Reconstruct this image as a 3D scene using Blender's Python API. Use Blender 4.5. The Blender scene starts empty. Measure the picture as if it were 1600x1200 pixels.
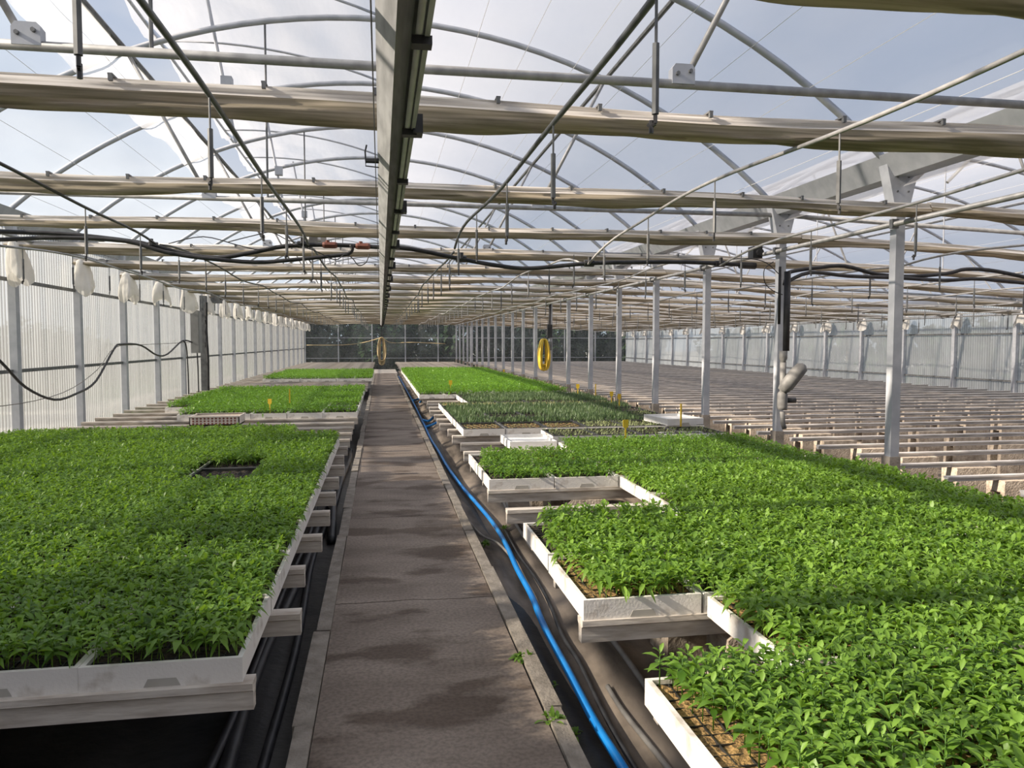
import bpy, math, random
import numpy as np
from mathutils import Vector

random.seed(7)
rng = np.random.default_rng(7)
sc = bpy.context.scene
col = sc.collection
PI = math.pi

# ------------------------------------------------------------------ camera, sky, sun, exposure
F, H = 1200.0, 1.5
YAW = math.atan(205 / 1200.0)
PIT = math.atan(66 / 1200.0 * math.cos(YAW))
cam_d = bpy.data.cameras.new('camera')
cam_d.sensor_width = 36.0
cam_d.lens = F / 1600.0 * 36.0
cam_d.clip_start = 0.05
cam_d.clip_end = 400
cam = bpy.data.objects.new('camera', cam_d)
col.objects.link(cam)
cam.location = (0, 0, H)
cam.rotation_euler = (PI / 2 - PIT, 0, -YAW)
sc.camera = cam

SUN_EL, SUN_AZ = math.radians(28.5), math.radians(264)      # azimuth clockwise from +Y
sun_dir = Vector((math.sin(SUN_AZ) * math.cos(SUN_EL), math.cos(SUN_AZ) * math.cos(SUN_EL), math.sin(SUN_EL)))
world = bpy.data.worlds.new('world')
sc.world = world
world.use_nodes = True
wn = world.node_tree
def wnode(t, **k):
    n = wn.nodes.new(t)
    for p, v in k.items():
        setattr(n, p, v)
    return n
# hazy sky: blue overhead, paler towards the horizon, broken thin cloud all round
w_tc = wnode('ShaderNodeTexCoord')
w_sep = wnode('ShaderNodeSeparateXYZ')
w_grad = wnode('ShaderNodeValToRGB')
w_grad.color_ramp.elements[0].color = (0.62, 0.70, 0.80, 1)
w_grad.color_ramp.elements[1].color = (0.25, 0.38, 0.70, 1)
w_grad.color_ramp.elements[1].position = 0.85
w_map = wnode('ShaderNodeMapping')
w_map.inputs['Scale'].default_value = (1.0, 1.0, 2.2)
w_nz = wnode('ShaderNodeTexNoise')
w_nz.inputs['Scale'].default_value = 2.4
w_nz.inputs['Detail'].default_value = 7
w_cr = wnode('ShaderNodeValToRGB')
w_cr.color_ramp.elements[0].position = 0.36
w_cr.color_ramp.elements[1].position = 0.66
w_mix = wnode('ShaderNodeMix', data_type='RGBA')
w_mix.inputs[7].default_value = (0.80, 0.82, 0.88, 1)
wn.links.new(w_tc.outputs['Generated'], w_sep.inputs[0])
wn.links.new(w_sep.outputs[2], w_grad.inputs[0])
wn.links.new(w_tc.outputs['Generated'], w_map.inputs[0])
wn.links.new(w_map.outputs[0], w_nz.inputs['Vector'])
wn.links.new(w_nz.outputs[0], w_cr.inputs[0])
wn.links.new(w_cr.outputs[0], w_mix.inputs[0])
wn.links.new(w_grad.outputs[0], w_mix.inputs[6])
wn.links.new(w_mix.outputs[2], wn.nodes['Background'].inputs[0])
wn.nodes['Background'].inputs[1].default_value = 0.95
sun_l = bpy.data.lights.new('sun', 'SUN')
sun_l.energy = 11.5
sun_l.angle = math.radians(1.2)
sun_l.color = (1.0, 0.86, 0.70)
sun_o = bpy.data.objects.new('sun', sun_l)
col.objects.link(sun_o)
sun_o.rotation_euler = sun_dir.to_track_quat('Z', 'Y').to_euler()
sun_o.location = (-20, 0, 20)

vs = sc.view_settings
vs.view_transform = 'Standard'
vs.look = 'None'
vs.gamma = 1.0
vs.use_curve_mapping = False
vs.exposure = -0.05
sc.cycles.max_bounces = 8
sc.cycles.diffuse_bounces = 4
sc.cycles.transmission_bounces = 6
sc.cycles.transparent_max_bounces = 16
sc.cycles.sample_clamp_indirect = 6.0

# ------------------------------------------------------------------ materials
MATS = {}


def new_mat(name):
    m = bpy.data.materials.new(name)
    m.use_nodes = True
    nt = m.node_tree
    nt.nodes.clear()
    out = nt.nodes.new('ShaderNodeOutputMaterial')
    MATS[name] = m
    return m, nt, out


def noise_color(nt, c1, c2, scale=4.0, detail=5.0, stretch=(1, 1, 1), lo=0.35, hi=0.65, vec='Object'):
    tc = nt.nodes.new('ShaderNodeTexCoord')
    mp = nt.nodes.new('ShaderNodeMapping')
    mp.inputs['Scale'].default_value = stretch
    nz = nt.nodes.new('ShaderNodeTexNoise')
    nz.inputs['Scale'].default_value = scale
    nz.inputs['Detail'].default_value = detail
    rp = nt.nodes.new('ShaderNodeValToRGB')
    rp.color_ramp.elements[0].position = lo
    rp.color_ramp.elements[1].position = hi
    rp.color_ramp.elements[0].color = (*c1, 1)
    rp.color_ramp.elements[1].color = (*c2, 1)
    nt.links.new(tc.outputs[vec], mp.inputs[0])
    nt.links.new(mp.outputs[0], nz.inputs['Vector'])
    nt.links.new(nz.outputs[0], rp.inputs[0])
    return rp, nz


def plain(name, c1, c2=None, rough=0.6, metal=0.0, scale=6.0, bump=0.0, stretch=(1, 1, 1), spec=0.5, lo=0.35, hi=0.65, bscale=None):
    m, nt, out = new_mat(name)
    b = nt.nodes.new('ShaderNodeBsdfPrincipled')
    b.inputs['Roughness'].default_value = rough
    b.inputs['Metallic'].default_value = metal
    b.inputs['Specular IOR Level'].default_value = spec
    rp, nz = noise_color(nt, c1, c2 or c1, scale, stretch=stretch, lo=lo, hi=hi)
    nt.links.new(rp.outputs[0], b.inputs['Base Color'])
    if bump:
        bp = nt.nodes.new('ShaderNodeBump')
        bp.inputs['Strength'].default_value = bump
        bp.inputs['Distance'].default_value = 0.02
        src = nz
        if bscale:
            src = nt.nodes.new('ShaderNodeTexNoise')
            src.inputs['Scale'].default_value = bscale
            src.inputs['Detail'].default_value = 6
            tc = nt.nodes.new('ShaderNodeTexCoord')
            nt.links.new(tc.outputs['Object'], src.inputs['Vector'])
        nt.links.new(src.outputs[0], bp.inputs['Height'])
        nt.links.new(bp.outputs[0], b.inputs['Normal'])
    nt.links.new(b.outputs[0], out.inputs[0])
    return m


def sheet_mat(name, transp, trans_col, transl, transl_col, gloss=0.06, rough=0.25, stretch=(1, 1, 1), scale=1.5, vary=0.12, rib_shade=0.0):
    """plastic sheet: part clear, part milky, a little gloss; milkiness varies in streaks"""
    m, nt, out = new_mat(name)
    tr = nt.nodes.new('ShaderNodeBsdfTransparent')
    tr.inputs[0].default_value = (*trans_col, 1)
    tl = nt.nodes.new('ShaderNodeBsdfTranslucent')
    tl.inputs[0].default_value = (*transl_col, 1)
    df = nt.nodes.new('ShaderNodeBsdfDiffuse')
    df.inputs[0].default_value = (*transl_col, 1)
    gl = nt.nodes.new('ShaderNodeBsdfGlossy')
    gl.inputs['Roughness'].default_value = rough
    milky = nt.nodes.new('ShaderNodeMixShader')
    milky.inputs[0].default_value = 0.3
    nt.links.new(tl.outputs[0], milky.inputs[1])
    nt.links.new(df.outputs[0], milky.inputs[2])
    mx = nt.nodes.new('ShaderNodeMixShader')
    rp, nz = noise_color(nt, (max(0, transl - vary),) * 3, (min(1, transl + vary),) * 3, scale, 6, stretch, 0.3, 0.7)
    nt.links.new(rp.outputs[0], mx.inputs[0])
    nt.links.new(tr.outputs[0], mx.inputs[1])
    nt.links.new(milky.outputs[0], mx.inputs[2])
    if rib_shade:                                            # rib shading painted into the sheet colours along every corrugation
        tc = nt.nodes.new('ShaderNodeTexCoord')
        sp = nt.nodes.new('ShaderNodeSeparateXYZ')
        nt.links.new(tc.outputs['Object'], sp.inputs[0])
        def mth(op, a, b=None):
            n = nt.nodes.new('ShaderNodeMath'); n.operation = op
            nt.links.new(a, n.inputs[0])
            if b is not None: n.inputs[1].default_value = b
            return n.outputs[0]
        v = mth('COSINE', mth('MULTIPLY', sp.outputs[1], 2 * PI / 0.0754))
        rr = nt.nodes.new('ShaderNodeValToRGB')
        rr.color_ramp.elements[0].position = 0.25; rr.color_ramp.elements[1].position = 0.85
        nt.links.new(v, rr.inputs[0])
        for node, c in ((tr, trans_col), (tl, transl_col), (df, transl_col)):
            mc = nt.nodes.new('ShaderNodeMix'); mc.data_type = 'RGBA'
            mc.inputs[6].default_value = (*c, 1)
            mc.inputs[7].default_value = (*[q * (1 - rib_shade) for q in c], 1)
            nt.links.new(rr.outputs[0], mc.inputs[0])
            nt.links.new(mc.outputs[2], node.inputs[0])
    mg = nt.nodes.new('ShaderNodeMixShader')
    mg.inputs[0].default_value = gloss
    nt.links.new(mx.outputs[0], mg.inputs[1])
    nt.links.new(gl.outputs[0], mg.inputs[2])
    nt.links.new(mg.outputs[0], out.inputs[0])
    return m


def cloth_mat(name, c1, c2, transl=0.35, scale=3.0, stretch=(1, 1, 1)):
    m, nt, out = new_mat(name)
    rp, nz = noise_color(nt, c1, c2, scale, 5, stretch)
    df = nt.nodes.new('ShaderNodeBsdfDiffuse')
    tl = nt.nodes.new('ShaderNodeBsdfTranslucent')
    nt.links.new(rp.outputs[0], df.inputs[0])
    nt.links.new(rp.outputs[0], tl.inputs[0])
    mx = nt.nodes.new('ShaderNodeMixShader')
    mx.inputs[0].default_value = transl
    nt.links.new(df.outputs[0], mx.inputs[1])
    nt.links.new(tl.outputs[0], mx.inputs[2])
    nt.links.new(mx.outputs[0], out.inputs[0])
    return m


def leaf_mat(name, dark, light, transl_col, transl=0.35, rough=0.46, spec=0.45):
    m, nt, out = new_mat(name)
    at = nt.nodes.new('ShaderNodeAttribute')
    at.attribute_name = 'tint'
    oi = nt.nodes.new('ShaderNodeObjectInfo')
    ad = nt.nodes.new('ShaderNodeMath')
    ad.operation = 'MULTIPLY_ADD'
    ad.inputs[1].default_value = 0.25
    nt.links.new(oi.outputs['Random'], ad.inputs[0])
    nt.links.new(at.outputs['Fac'], ad.inputs[2])
    rp = nt.nodes.new('ShaderNodeValToRGB')
    rp.color_ramp.elements[0].position = 0.1
    rp.color_ramp.elements[1].position = 1.0
    rp.color_ramp.elements[0].color = (*dark, 1)
    rp.color_ramp.elements[1].color = (*light, 1)
    nt.links.new(ad.outputs[0], rp.inputs[0])
    b = nt.nodes.new('ShaderNodeBsdfPrincipled')
    b.inputs['Roughness'].default_value = rough
    b.inputs['Specular IOR Level'].default_value = spec
    nt.links.new(rp.outputs[0], b.inputs['Base Color'])
    tl = nt.nodes.new('ShaderNodeBsdfTranslucent')
    tl.inputs[0].default_value = (*transl_col, 1)
    mx = nt.nodes.new('ShaderNodeMixShader')
    mx.inputs[0].default_value = transl
    nt.links.new(b.outputs[0], mx.inputs[1])
    nt.links.new(tl.outputs[0], mx.inputs[2])
    nt.links.new(mx.outputs[0], out.inputs[0])
    return m


galv = plain('galvanised_steel', (0.38, 0.40, 0.44), (0.46, 0.48, 0.52), rough=0.5, metal=0.2, scale=9)
pipe_grey = plain('grey_pipe', (0.30, 0.30, 0.30), (0.42, 0.42, 0.42), rough=0.55, metal=0.3, scale=14)
dark_steel = plain('dark_steel', (0.10, 0.105, 0.11), (0.17, 0.175, 0.18), rough=0.55, metal=0.3, scale=12)
rail_steel = plain('weathered_zinc', (0.40, 0.40, 0.41), (0.62, 0.62, 0.63), rough=0.6, metal=0.1, scale=7, stretch=(6, .5, 1))
white_pvc = plain('white_pvc', (0.72, 0.71, 0.68), (0.84, 0.83, 0.80), rough=0.4, scale=8)
black_rubber = plain('black_rubber', (0.012, 0.012, 0.014), (0.03, 0.03, 0.034), rough=0.5, scale=10)
black_plastic = plain('black_plastic', (0.02, 0.02, 0.022), (0.04, 0.04, 0.042), rough=0.4, scale=10)
red_brown = plain('red_brown_fitting', (0.16, 0.055, 0.04), (0.24, 0.09, 0.06), rough=0.5)
tray_white = plain('stained_white_foam', (0.34, 0.28, 0.22), (0.74, 0.71, 0.67), rough=0.75, scale=7, lo=0.30, hi=0.48, bump=0.1, bscale=90)
tray_clean = plain('clean_white_foam', (0.66, 0.65, 0.63), (0.78, 0.77, 0.75), rough=0.75, scale=7)
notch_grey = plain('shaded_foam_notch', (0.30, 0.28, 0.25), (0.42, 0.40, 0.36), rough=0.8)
soil = plain('dark_potting_soil', (0.018, 0.013, 0.009), (0.07, 0.048, 0.03), rough=0.95, scale=60, bump=0.8)
soil_gold = plain('golden_vermiculite', (0.10, 0.06, 0.02), (0.42, 0.26, 0.10), rough=0.95, scale=70, bump=0.8)
cell_black = plain('black_cell_plastic', (0.012, 0.012, 0.012), (0.03, 0.03, 0.03), rough=0.5)
rail_conc = plain('aged_concrete_rail', (0.34, 0.285, 0.235), (0.62, 0.57, 0.51), rough=0.85, scale=5, stretch=(1, 4, 6), bump=0.25, lo=0.3, hi=0.6)
rail_grey = plain('grey_concrete_rail', (0.36, 0.35, 0.345), (0.58, 0.56, 0.55), rough=0.85, scale=4, stretch=(1, 4, 6), bump=0.2)
block_mat = plain('rough_concrete_block', (0.34, 0.28, 0.22), (0.56, 0.48, 0.39), rough=0.95, scale=18, bump=0.6, bscale=60)
kerb_mat = plain('kerb_concrete', (0.20, 0.175, 0.145), (0.34, 0.30, 0.255), rough=0.9, scale=9, bump=0.4, bscale=50)
hose_blue = plain('blue_hose', (0.005, 0.20, 0.62), (0.01, 0.27, 0.74), rough=0.4, scale=4)
hose_grey = plain('grey_hose', (0.16, 0.15, 0.14), (0.30, 0.28, 0.26), rough=0.6)
hose_yellow = plain('yellow_hose', (0.62, 0.40, 0.03), (0.78, 0.56, 0.08), rough=0.5)
hose_tan = plain('tan_hose', (0.42, 0.32, 0.16), (0.55, 0.44, 0.25), rough=0.5)
tag_yellow = plain('yellow_plastic_tag', (0.78, 0.50, 0.03), (0.85, 0.60, 0.06), rough=0.5)
cabinet_grey = plain('cabinet_grey', (0.22, 0.22, 0.22), (0.27, 0.27, 0.27), rough=0.5)
filter_grey = plain('filter_grey', (0.10, 0.10, 0.10), (0.19, 0.19, 0.185), rough=0.6, scale=10)
crate_mat = plain('cream_plastic_crate', (0.66, 0.58, 0.50), (0.76, 0.69, 0.62), rough=0.6)
wire_white = plain('white_string', (0.80, 0.80, 0.80), (0.85, 0.85, 0.85), rough=0.6)
mat_black = plain('black_ground_plastic', (0.012, 0.012, 0.013), (0.045, 0.042, 0.04), rough=0.55, scale=2.2, bump=0.3, bscale=14)
mat_fabric = plain('muddy_ground_fabric', (0.075, 0.060, 0.048), (0.27, 0.22, 0.175), rough=0.8, scale=2.6, stretch=(2.6, .55, 1), bump=0.5, bscale=11)
mat_earth = plain('dry_earth_outside', (0.24, 0.22, 0.19), (0.38, 0.36, 0.32), rough=0.95, scale=0.5)
panel_grey = plain('grey_shade_panel', (0.26, 0.26, 0.25), (0.34, 0.34, 0.33), rough=0.7)  # for opaque panels added out of view to shade the foreground
bark = plain('tree_bark', (0.06, 0.045, 0.03), (0.12, 0.09, 0.06), rough=0.9)

film_roof = sheet_mat('roof_film', 0, (0.93, 0.95, 0.97), 0.56, (0.85, 0.85, 0.875), gloss=0.03, rough=0.3, stretch=(1, .35, 1), scale=1.2, vary=0.07)
film_flap = sheet_mat('wrinkled_vent_film', 0, (0.90, 0.92, 0.95), 0.60, (0.74, 0.75, 0.77), gloss=0.03, rough=0.3, stretch=(2, .4, 1), scale=2.0, vary=0.12)
film_clear = sheet_mat('clear_roof_film', 0, (0.93, 0.96, 0.98), 0.17, (0.72, 0.80, 0.88), gloss=0.03, rough=0.3, stretch=(1, .35, 1), scale=1.2, vary=0.06)
pc_right = sheet_mat('milky_corrugated_sheet', 0, (0.82, 0.88, 0.89), 0.66, (0.84, 0.87, 0.88), gloss=0.08, rough=0.25, stretch=(1, 1, .12), scale=2.5, vary=0.12, rib_shade=0.35)
pc_wall = sheet_mat('corrugated_polycarbonate', 0, (0.88, 0.91, 0.92), 0.36, (0.72, 0.75, 0.77), gloss=0.12, rough=0.15, stretch=(1, 6, .12), scale=2.5, vary=0.12, rib_shade=0.48)
pc_back = sheet_mat('clear_corrugated_sheet', 0, (0.80, 0.88, 0.88), 0.16, (0.60, 0.66, 0.66), gloss=0.05, rough=0.25, stretch=(1, 1, .2), scale=2.0, vary=0.06)
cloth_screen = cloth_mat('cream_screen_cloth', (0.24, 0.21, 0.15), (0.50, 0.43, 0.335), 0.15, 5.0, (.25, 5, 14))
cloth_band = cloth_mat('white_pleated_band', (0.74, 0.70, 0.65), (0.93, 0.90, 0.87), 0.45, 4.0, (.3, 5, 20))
cloth_bag = cloth_mat('white_gathered_cloth', (0.70, 0.68, 0.64), (0.84, 0.82, 0.78), 0.35, 5.0)

leaf_pepper = leaf_mat('broad_leaf_green', (0.032, 0.105, 0.008), (0.25, 0.42, 0.06), (0.30, 0.50, 0.04), 0.34)
leaf_fine = leaf_mat('fine_leaf_green', (0.045, 0.13, 0.012), (0.23, 0.39, 0.055), (0.26, 0.46, 0.04), 0.33)
leaf_lime = leaf_mat('lime_leaf_green', (0.07, 0.20, 0.015), (0.22, 0.42, 0.05), (0.25, 0.46, 0.03), 0.33)
leaf_leek = leaf_mat('blue_green_blade', (0.05, 0.105, 0.04), (0.19, 0.26, 0.12), (0.17, 0.26, 0.09), 0.25)
leaf_pale = leaf_mat('pale_sprout', (0.16, 0.22, 0.08), (0.38, 0.42, 0.20), (0.30, 0.36, 0.14), 0.25)
leaf_tree = leaf_mat('dark_tree_leaf', (0.012, 0.028, 0.010), (0.035, 0.065, 0.022), (0.03, 0.06, 0.015), 0.2)

# path concrete: brown grey, worn streaks across it, damp stains of their own shape
pm, pnt, pout = new_mat('worn_path_concrete')
pb = pnt.nodes.new('ShaderNodeBsdfPrincipled')
rp1, _ = noise_color(pnt, (0.155, 0.12, 0.095), (0.28, 0.23, 0.19), 1.6, 8, (1, 2.2, 1), 0.3, 0.7)
rp2, nz2 = noise_color(pnt, (1, 1, 1), (0.50, 0.45, 0.41), 1.5, 9, (.9, 1.7, 1), 0.535, 0.60)
rp3, _ = noise_color(pnt, (0.75, 0.75, 0.75), (1.08, 1.08, 1.08), 55, 4, (1, 1, 1), 0.35, 0.6)
mu = pnt.nodes.new('ShaderNodeMix'); mu.data_type = 'RGBA'; mu.blend_type = 'MULTIPLY'; mu.inputs[0].default_value = 1
mu2 = pnt.nodes.new('ShaderNodeMix'); mu2.data_type = 'RGBA'; mu2.blend_type = 'MULTIPLY'; mu2.inputs[0].default_value = 1
pnt.links.new(rp1.outputs[0], mu.inputs[6]); pnt.links.new(rp2.outputs[0], mu.inputs[7])
pnt.links.new(mu.outputs[2], mu2.inputs[6]); pnt.links.new(rp3.outputs[0], mu2.inputs[7])
pnt.links.new(mu2.outputs[2], pb.inputs['Base Color'])
pb.inputs['Roughness'].default_value = 0.85
bpn = pnt.nodes.new('ShaderNodeBump'); bpn.inputs['Strength'].default_value = 0.25; bpn.inputs['Distance'].default_value = 0.01
bz = pnt.nodes.new('ShaderNodeTexNoise'); bz.inputs['Scale'].default_value = 40; bz.inputs['Detail'].default_value = 6
ptc = pnt.nodes.new('ShaderNodeTexCoord'); pnt.links.new(ptc.outputs['Object'], bz.inputs['Vector'])
pnt.links.new(bz.outputs[0], bpn.inputs['Height']); pnt.links.new(bpn.outputs[0], pb.inputs['Normal'])
pnt.links.new(pb.outputs[0], pout.inputs[0])
path_mat = pm


# ------------------------------------------------------------------ mesh helpers
class MB:
    def __init__(self):
        self.v = []; self.f = []

    def add(self, vs, fs):
        o = len(self.v)
        self.v += [tuple(p) for p in vs]
        self.f += [tuple(i + o for i in f) for f in fs]
        return self

    def box(self, x0, x1, y0, y1, z0, z1):
        vs = [(x, y, z) for z in (z0, z1) for y in (y0, y1) for x in (x0, x1)]
        return self.add(vs, [(0, 2, 3, 1), (4, 5, 7, 6), (0, 1, 5, 4), (2, 6, 7, 3), (0, 4, 6, 2), (1, 3, 7, 5)])

    def tube(self, pts, r, n=8, cap=True):
        pts = [Vector(p) for p in pts]
        rs = r if isinstance(r, (list, tuple)) else [r] * len(pts)
        rings = []
        up = None
        for i, p in enumerate(pts):
            t = (pts[min(i + 1, len(pts) - 1)] - pts[max(i - 1, 0)]).normalized()
            if up is None:
                a = Vector((0, 0, 1)) if abs(t.z) < 0.9 else Vector((1, 0, 0))
                up = (a - t * a.dot(t)).normalized()
            else:
                up = (up - t * up.dot(t)).normalized()
            s = t.cross(up)
            rings.append([p + (up * math.cos(2 * PI * k / n) + s * math.sin(2 * PI * k / n)) * rs[i] for k in range(n)])
        vs = [q for ring in rings for q in ring]
        fs = []
        for i in range(len(pts) - 1):
            for k in range(n):
                a, b = i * n + k, i * n + (k + 1) % n
                fs.append((a, b, b + n, a + n))
        if cap:
            fs.append(tuple(range(n - 1, -1, -1)))
            fs.append(tuple(range((len(pts) - 1) * n, len(pts) * n)))
        return self.add(vs, fs)

    def prism(self, prof, a0, a1, axis='x'):
        """extrude closed 2D profile along an axis (profile in the other two, cyclic order)"""
        n = len(prof)
        def P(u, v, w):
            return {'x': (w, u, v), 'y': (u, w, v), 'z': (u, v, w)}[axis]
        vs = [P(u, v, a0) for u, v in prof] + [P(u, v, a1) for u, v in prof]
        fs = [(k, (k + 1) % n, (k + 1) % n + n, k + n) for k in range(n)]
        fs += [tuple(range(n - 1, -1, -1)), tuple(range(n, 2 * n))]
        return self.add(vs, fs)

    def grid(self, fn, nu, nv):
        vs = [fn(i / nu, j / nv) for j in range(nv + 1) for i in range(nu + 1)]
        fs = [(j * (nu + 1) + i, j * (nu + 1) + i + 1, (j + 1) * (nu + 1) + i + 1, (j + 1) * (nu + 1) + i)
              for j in range(nv) for i in range(nu)]
        return self.add(vs, fs)

    def mesh(self, name, mat, smooth=False):
        me = bpy.data.meshes.new(name)
        me.from_pydata(self.v, [], self.f)
        if mat:
            me.materials.append(mat)
        if smooth:
            me.shade_smooth()
        me.update()
        return me

    def build(self, name, mat, parent=None, loc=(0, 0, 0), smooth=False):
        return put(name, self.mesh(name, mat, smooth), parent, loc)


def put(name, mesh, parent=None, loc=(0, 0, 0), rz=0.0, scale=None):
    o = bpy.data.objects.new(name, mesh)
    col.objects.link(o)
    o.location = loc
    if rz:
        o.rotation_euler = (0, 0, rz)
    if scale:
        o.scale = scale
    if parent:
        o.parent = parent
    return o


def tag(o, label=None, cat=None, group=None, kind=None):
    if label: o['label'] = label
    if cat: o['category'] = cat
    if group: o['group'] = group
    if kind: o['kind'] = kind
    return o


def empty(name, loc=(0, 0, 0)):
    o = bpy.data.objects.new(name, None)
    col.objects.link(o)
    o.location = loc
    o.empty_display_size = 0.1
    return o


ORD = ['first', 'second', 'third', 'fourth', 'fifth', 'sixth', 'seventh', 'eighth', 'ninth', 'tenth', 'eleventh', 'twelfth',
       'thirteenth', 'fourteenth', 'fifteenth', 'sixteenth', 'seventeenth', 'eighteenth', 'nineteenth', 'twentieth']


def nth(i):
    n = i + 1
    if n <= 20:
        return ORD[i]
    t = {2: 'twenty', 3: 'thirty', 4: 'forty', 5: 'fifty', 6: 'sixty', 7: 'seventy'}[n // 10]
    tie = {2: 'twentieth', 3: 'thirtieth', 4: 'fortieth', 5: 'fiftieth', 6: 'sixtieth', 7: 'seventieth'}[n // 10]
    return tie if n % 10 == 0 else t + '-' + ORD[n % 10 - 1]


def wob(x, seed, *fr):
    """smooth pseudo noise"""
    return sum(math.sin(x * f + seed * (1.7 + k * 2.3)) / (k + 1) for k, f in enumerate(fr))


def np_mesh(name, V, faces_list, mat, tint=None, smooth=True):
    """V (n,3); faces_list: list of int arrays (m,k)"""
    me = bpy.data.meshes.new(name)
    me.vertices.add(len(V))
    me.vertices.foreach_set('co', np.ascontiguousarray(V, dtype=np.float32).ravel())
    loops = np.concatenate([f.ravel() for f in faces_list]).astype(np.int32)
    sizes = np.concatenate([np.full(len(f), f.shape[1], dtype=np.int32) for f in faces_list])
    starts = np.concatenate([[0], np.cumsum(sizes)[:-1]]).astype(np.int32)
    me.loops.add(len(loops))
    me.loops.foreach_set('vertex_index', loops)
    me.polygons.add(len(sizes))
    me.polygons.foreach_set('loop_start', starts)
    if smooth:
        me.polygons.foreach_set('use_smooth', np.ones(len(sizes), dtype=bool))
    if tint is not None:
        a = me.attributes.new('tint', 'FLOAT', 'POINT')
        a.data.foreach_set('value', np.asarray(tint, dtype=np.float32))
    me.materials.append(mat)
    me.update(calc_edges=True)
    me.validate()
    return me


# ------------------------------------------------------------------ layout
ARCH_Y = [5.82 + 1.893 * i for i in range(-5, 21)]          # from -3.6 to 43.7
Y0, Y1 = ARCH_Y[0], ARCH_Y[-1]
XL, XM, XR = -4.15, 4.25, 14.25
GZ = 2.86                                                   # gutter underside


def arch1(x):
    return 4.62 - (6.05 - math.sqrt(max(0.01, 6.05 ** 2 - x * x)))


def arch2(x):
    u = x - (XM + XR) / 2
    return 4.76 - (7.2 - math.sqrt(7.2 ** 2 - u * u)) - 0.4 * (x - XM) / (XR - XM)


# ------------------------------------------------------------------ ground
def ground_fn(x0, x1, y0, y1, zf):
    return lambda u, v: (x0 + u * (x1 - x0), y0 + v * (y1 - y0), zf(x0 + u * (x1 - x0), y0 + v * (y1 - y0)))

floor = empty('floor'); tag(floor, 'ground of the greenhouse under the benches', None, None, 'structure')
MB().grid(ground_fn(XL - .3, -0.33, -4, 44, lambda x, y: -0.12 + 0.02 * wob(x * 3 + y * .3, 1, 1, 3.1, 7) + 0.012 * wob(y, 2, .9, 2.3)), 90, 150) \
    .build('ground_plastic', mat_black, floor, smooth=True)
def zr(x, y):
    t = min(1, max(0, (x - 0.86 - .05 * math.sin(y * 1.3)) / 0.28))
    return -0.13 + 0.09 * t * t * (3 - 2 * t) + 0.012 * wob(x * 13 + .9 * math.sin(y * .8) + .4 * math.sin(y * 2.1), 3, 1, 2.2, 3.6) + .006 * wob(y, 4, 1.1, 3)
MB().grid(ground_fn(0.70, 2.6, -4, 44, zr), 130, 180).build('ground_fabric', mat_fabric, floor, smooth=True)
MB().grid(ground_fn(2.6, XR + .3, -4, 44, lambda x, y: -0.05 + .006 * wob(x * 2 + y, 3, 1, 2.2)), 60, 60).build('ground_fabric', mat_fabric, floor, smooth=True)
MB().grid(ground_fn(0.712, 0.90, -4, 44, lambda x, y: -0.118 + 0.016 * wob(x * 14 + y * .4, 5, 1, 2.1) + .01 * wob(y, 4, .8, 2)), 14, 150) \
    .build('trench_plastic', mat_black, floor, smooth=True)
out_ground = MB().grid(ground_fn(-90, 110, -80, 140, lambda x, y: -0.2), 4, 4).build('ground', mat_earth)
tag(out_ground, 'dry earth outside the greenhouse', None, None, 'structure')

path = empty('path'); tag(path, 'concrete path down the middle of the greenhouse', None, None, 'structure')
joints = [-4.0, 0.5, 2.3, 4.43, 6.62]
while joints[-1] < 36:
    joints.append(joints[-1] + 2.15)
joints[-1] = 37.8
for a, b in zip(joints[:-1], joints[1:]):
    mb = MB()
    n = 16
    jag = lambda x, s: 0.012 * wob(x * 6, s, 1, 2.7, 5.1)
    nx = 24
    top = []
    X = [-0.268 + i * (0.638 + 0.268) / nx for i in range(nx + 1)]
    vs = [(x, a + 0.006 + jag(x, a), 0.0) for x in X] + [(x, b - 0.006 + jag(x, b), 0.0) for x in X]
    vs += [(x, y, -0.15) for x, y, _ in vs]
    m = nx + 1
    fs = [(i, i + 1, m + i + 1, m + i) for i in range(nx)]
    fs += [(i + 1, i, 2 * m + i, 2 * m + i + 1) for i in range(nx)]
    fs += [(m + i, m + i + 1, 3 * m + i + 1, 3 * m + i) for i in range(nx)]
    mb.add(vs, fs)
    mb.box(-0.268, 0.638, a + .03, b - .03, -0.16, -0.02)
    mb.build('slab', path_mat, path)
MB().box(-0.30, 0.67, -4, 37.8, -0.2, -0.03).build('path_base', soil, path)
k_me = []
for s in range(4):
    r = random.Random(s)
    mb = MB()
    d = [r.uniform(-.006, .006) for _ in range(8)]
    w = 0.072
    vs = [(d[0], 0.004, -.15), (w + d[1], 0.004, -.15), (w + d[1], .996, -.15), (d[0], .996, -.15),
          (d[0], 0.004, .012 + d[2]), (w + d[1], .004, .012 + d[3]), (w + d[1] - d[4], .996, .012 + d[5]), (d[0] - d[6], .996, .012 + d[7])]
    mb.add(vs, [(0, 3, 2, 1), (4, 5, 6, 7), (0, 1, 5, 4), (2, 3, 7, 6), (0, 4, 7, 3), (1, 2, 6, 5)])
    k_me.append(mb.mesh('kerb_stone', kerb_mat))
for side, x in (('l', -0.345), ('r', 0.645)):
    y = -4.0
    i = 0
    while y < 37:
        put('kerb_stone', k_me[(i * 7 + (side == 'r')) % 4], path, (x + random.uniform(-.004, .004), y, random.uniform(-.004, .006)))
        y += 1.0; i += 1
MB().box(-0.45, 0.8, 37.8, Y1, -.15, -.01).build('threshold_slab', rail_conc, path)

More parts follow.
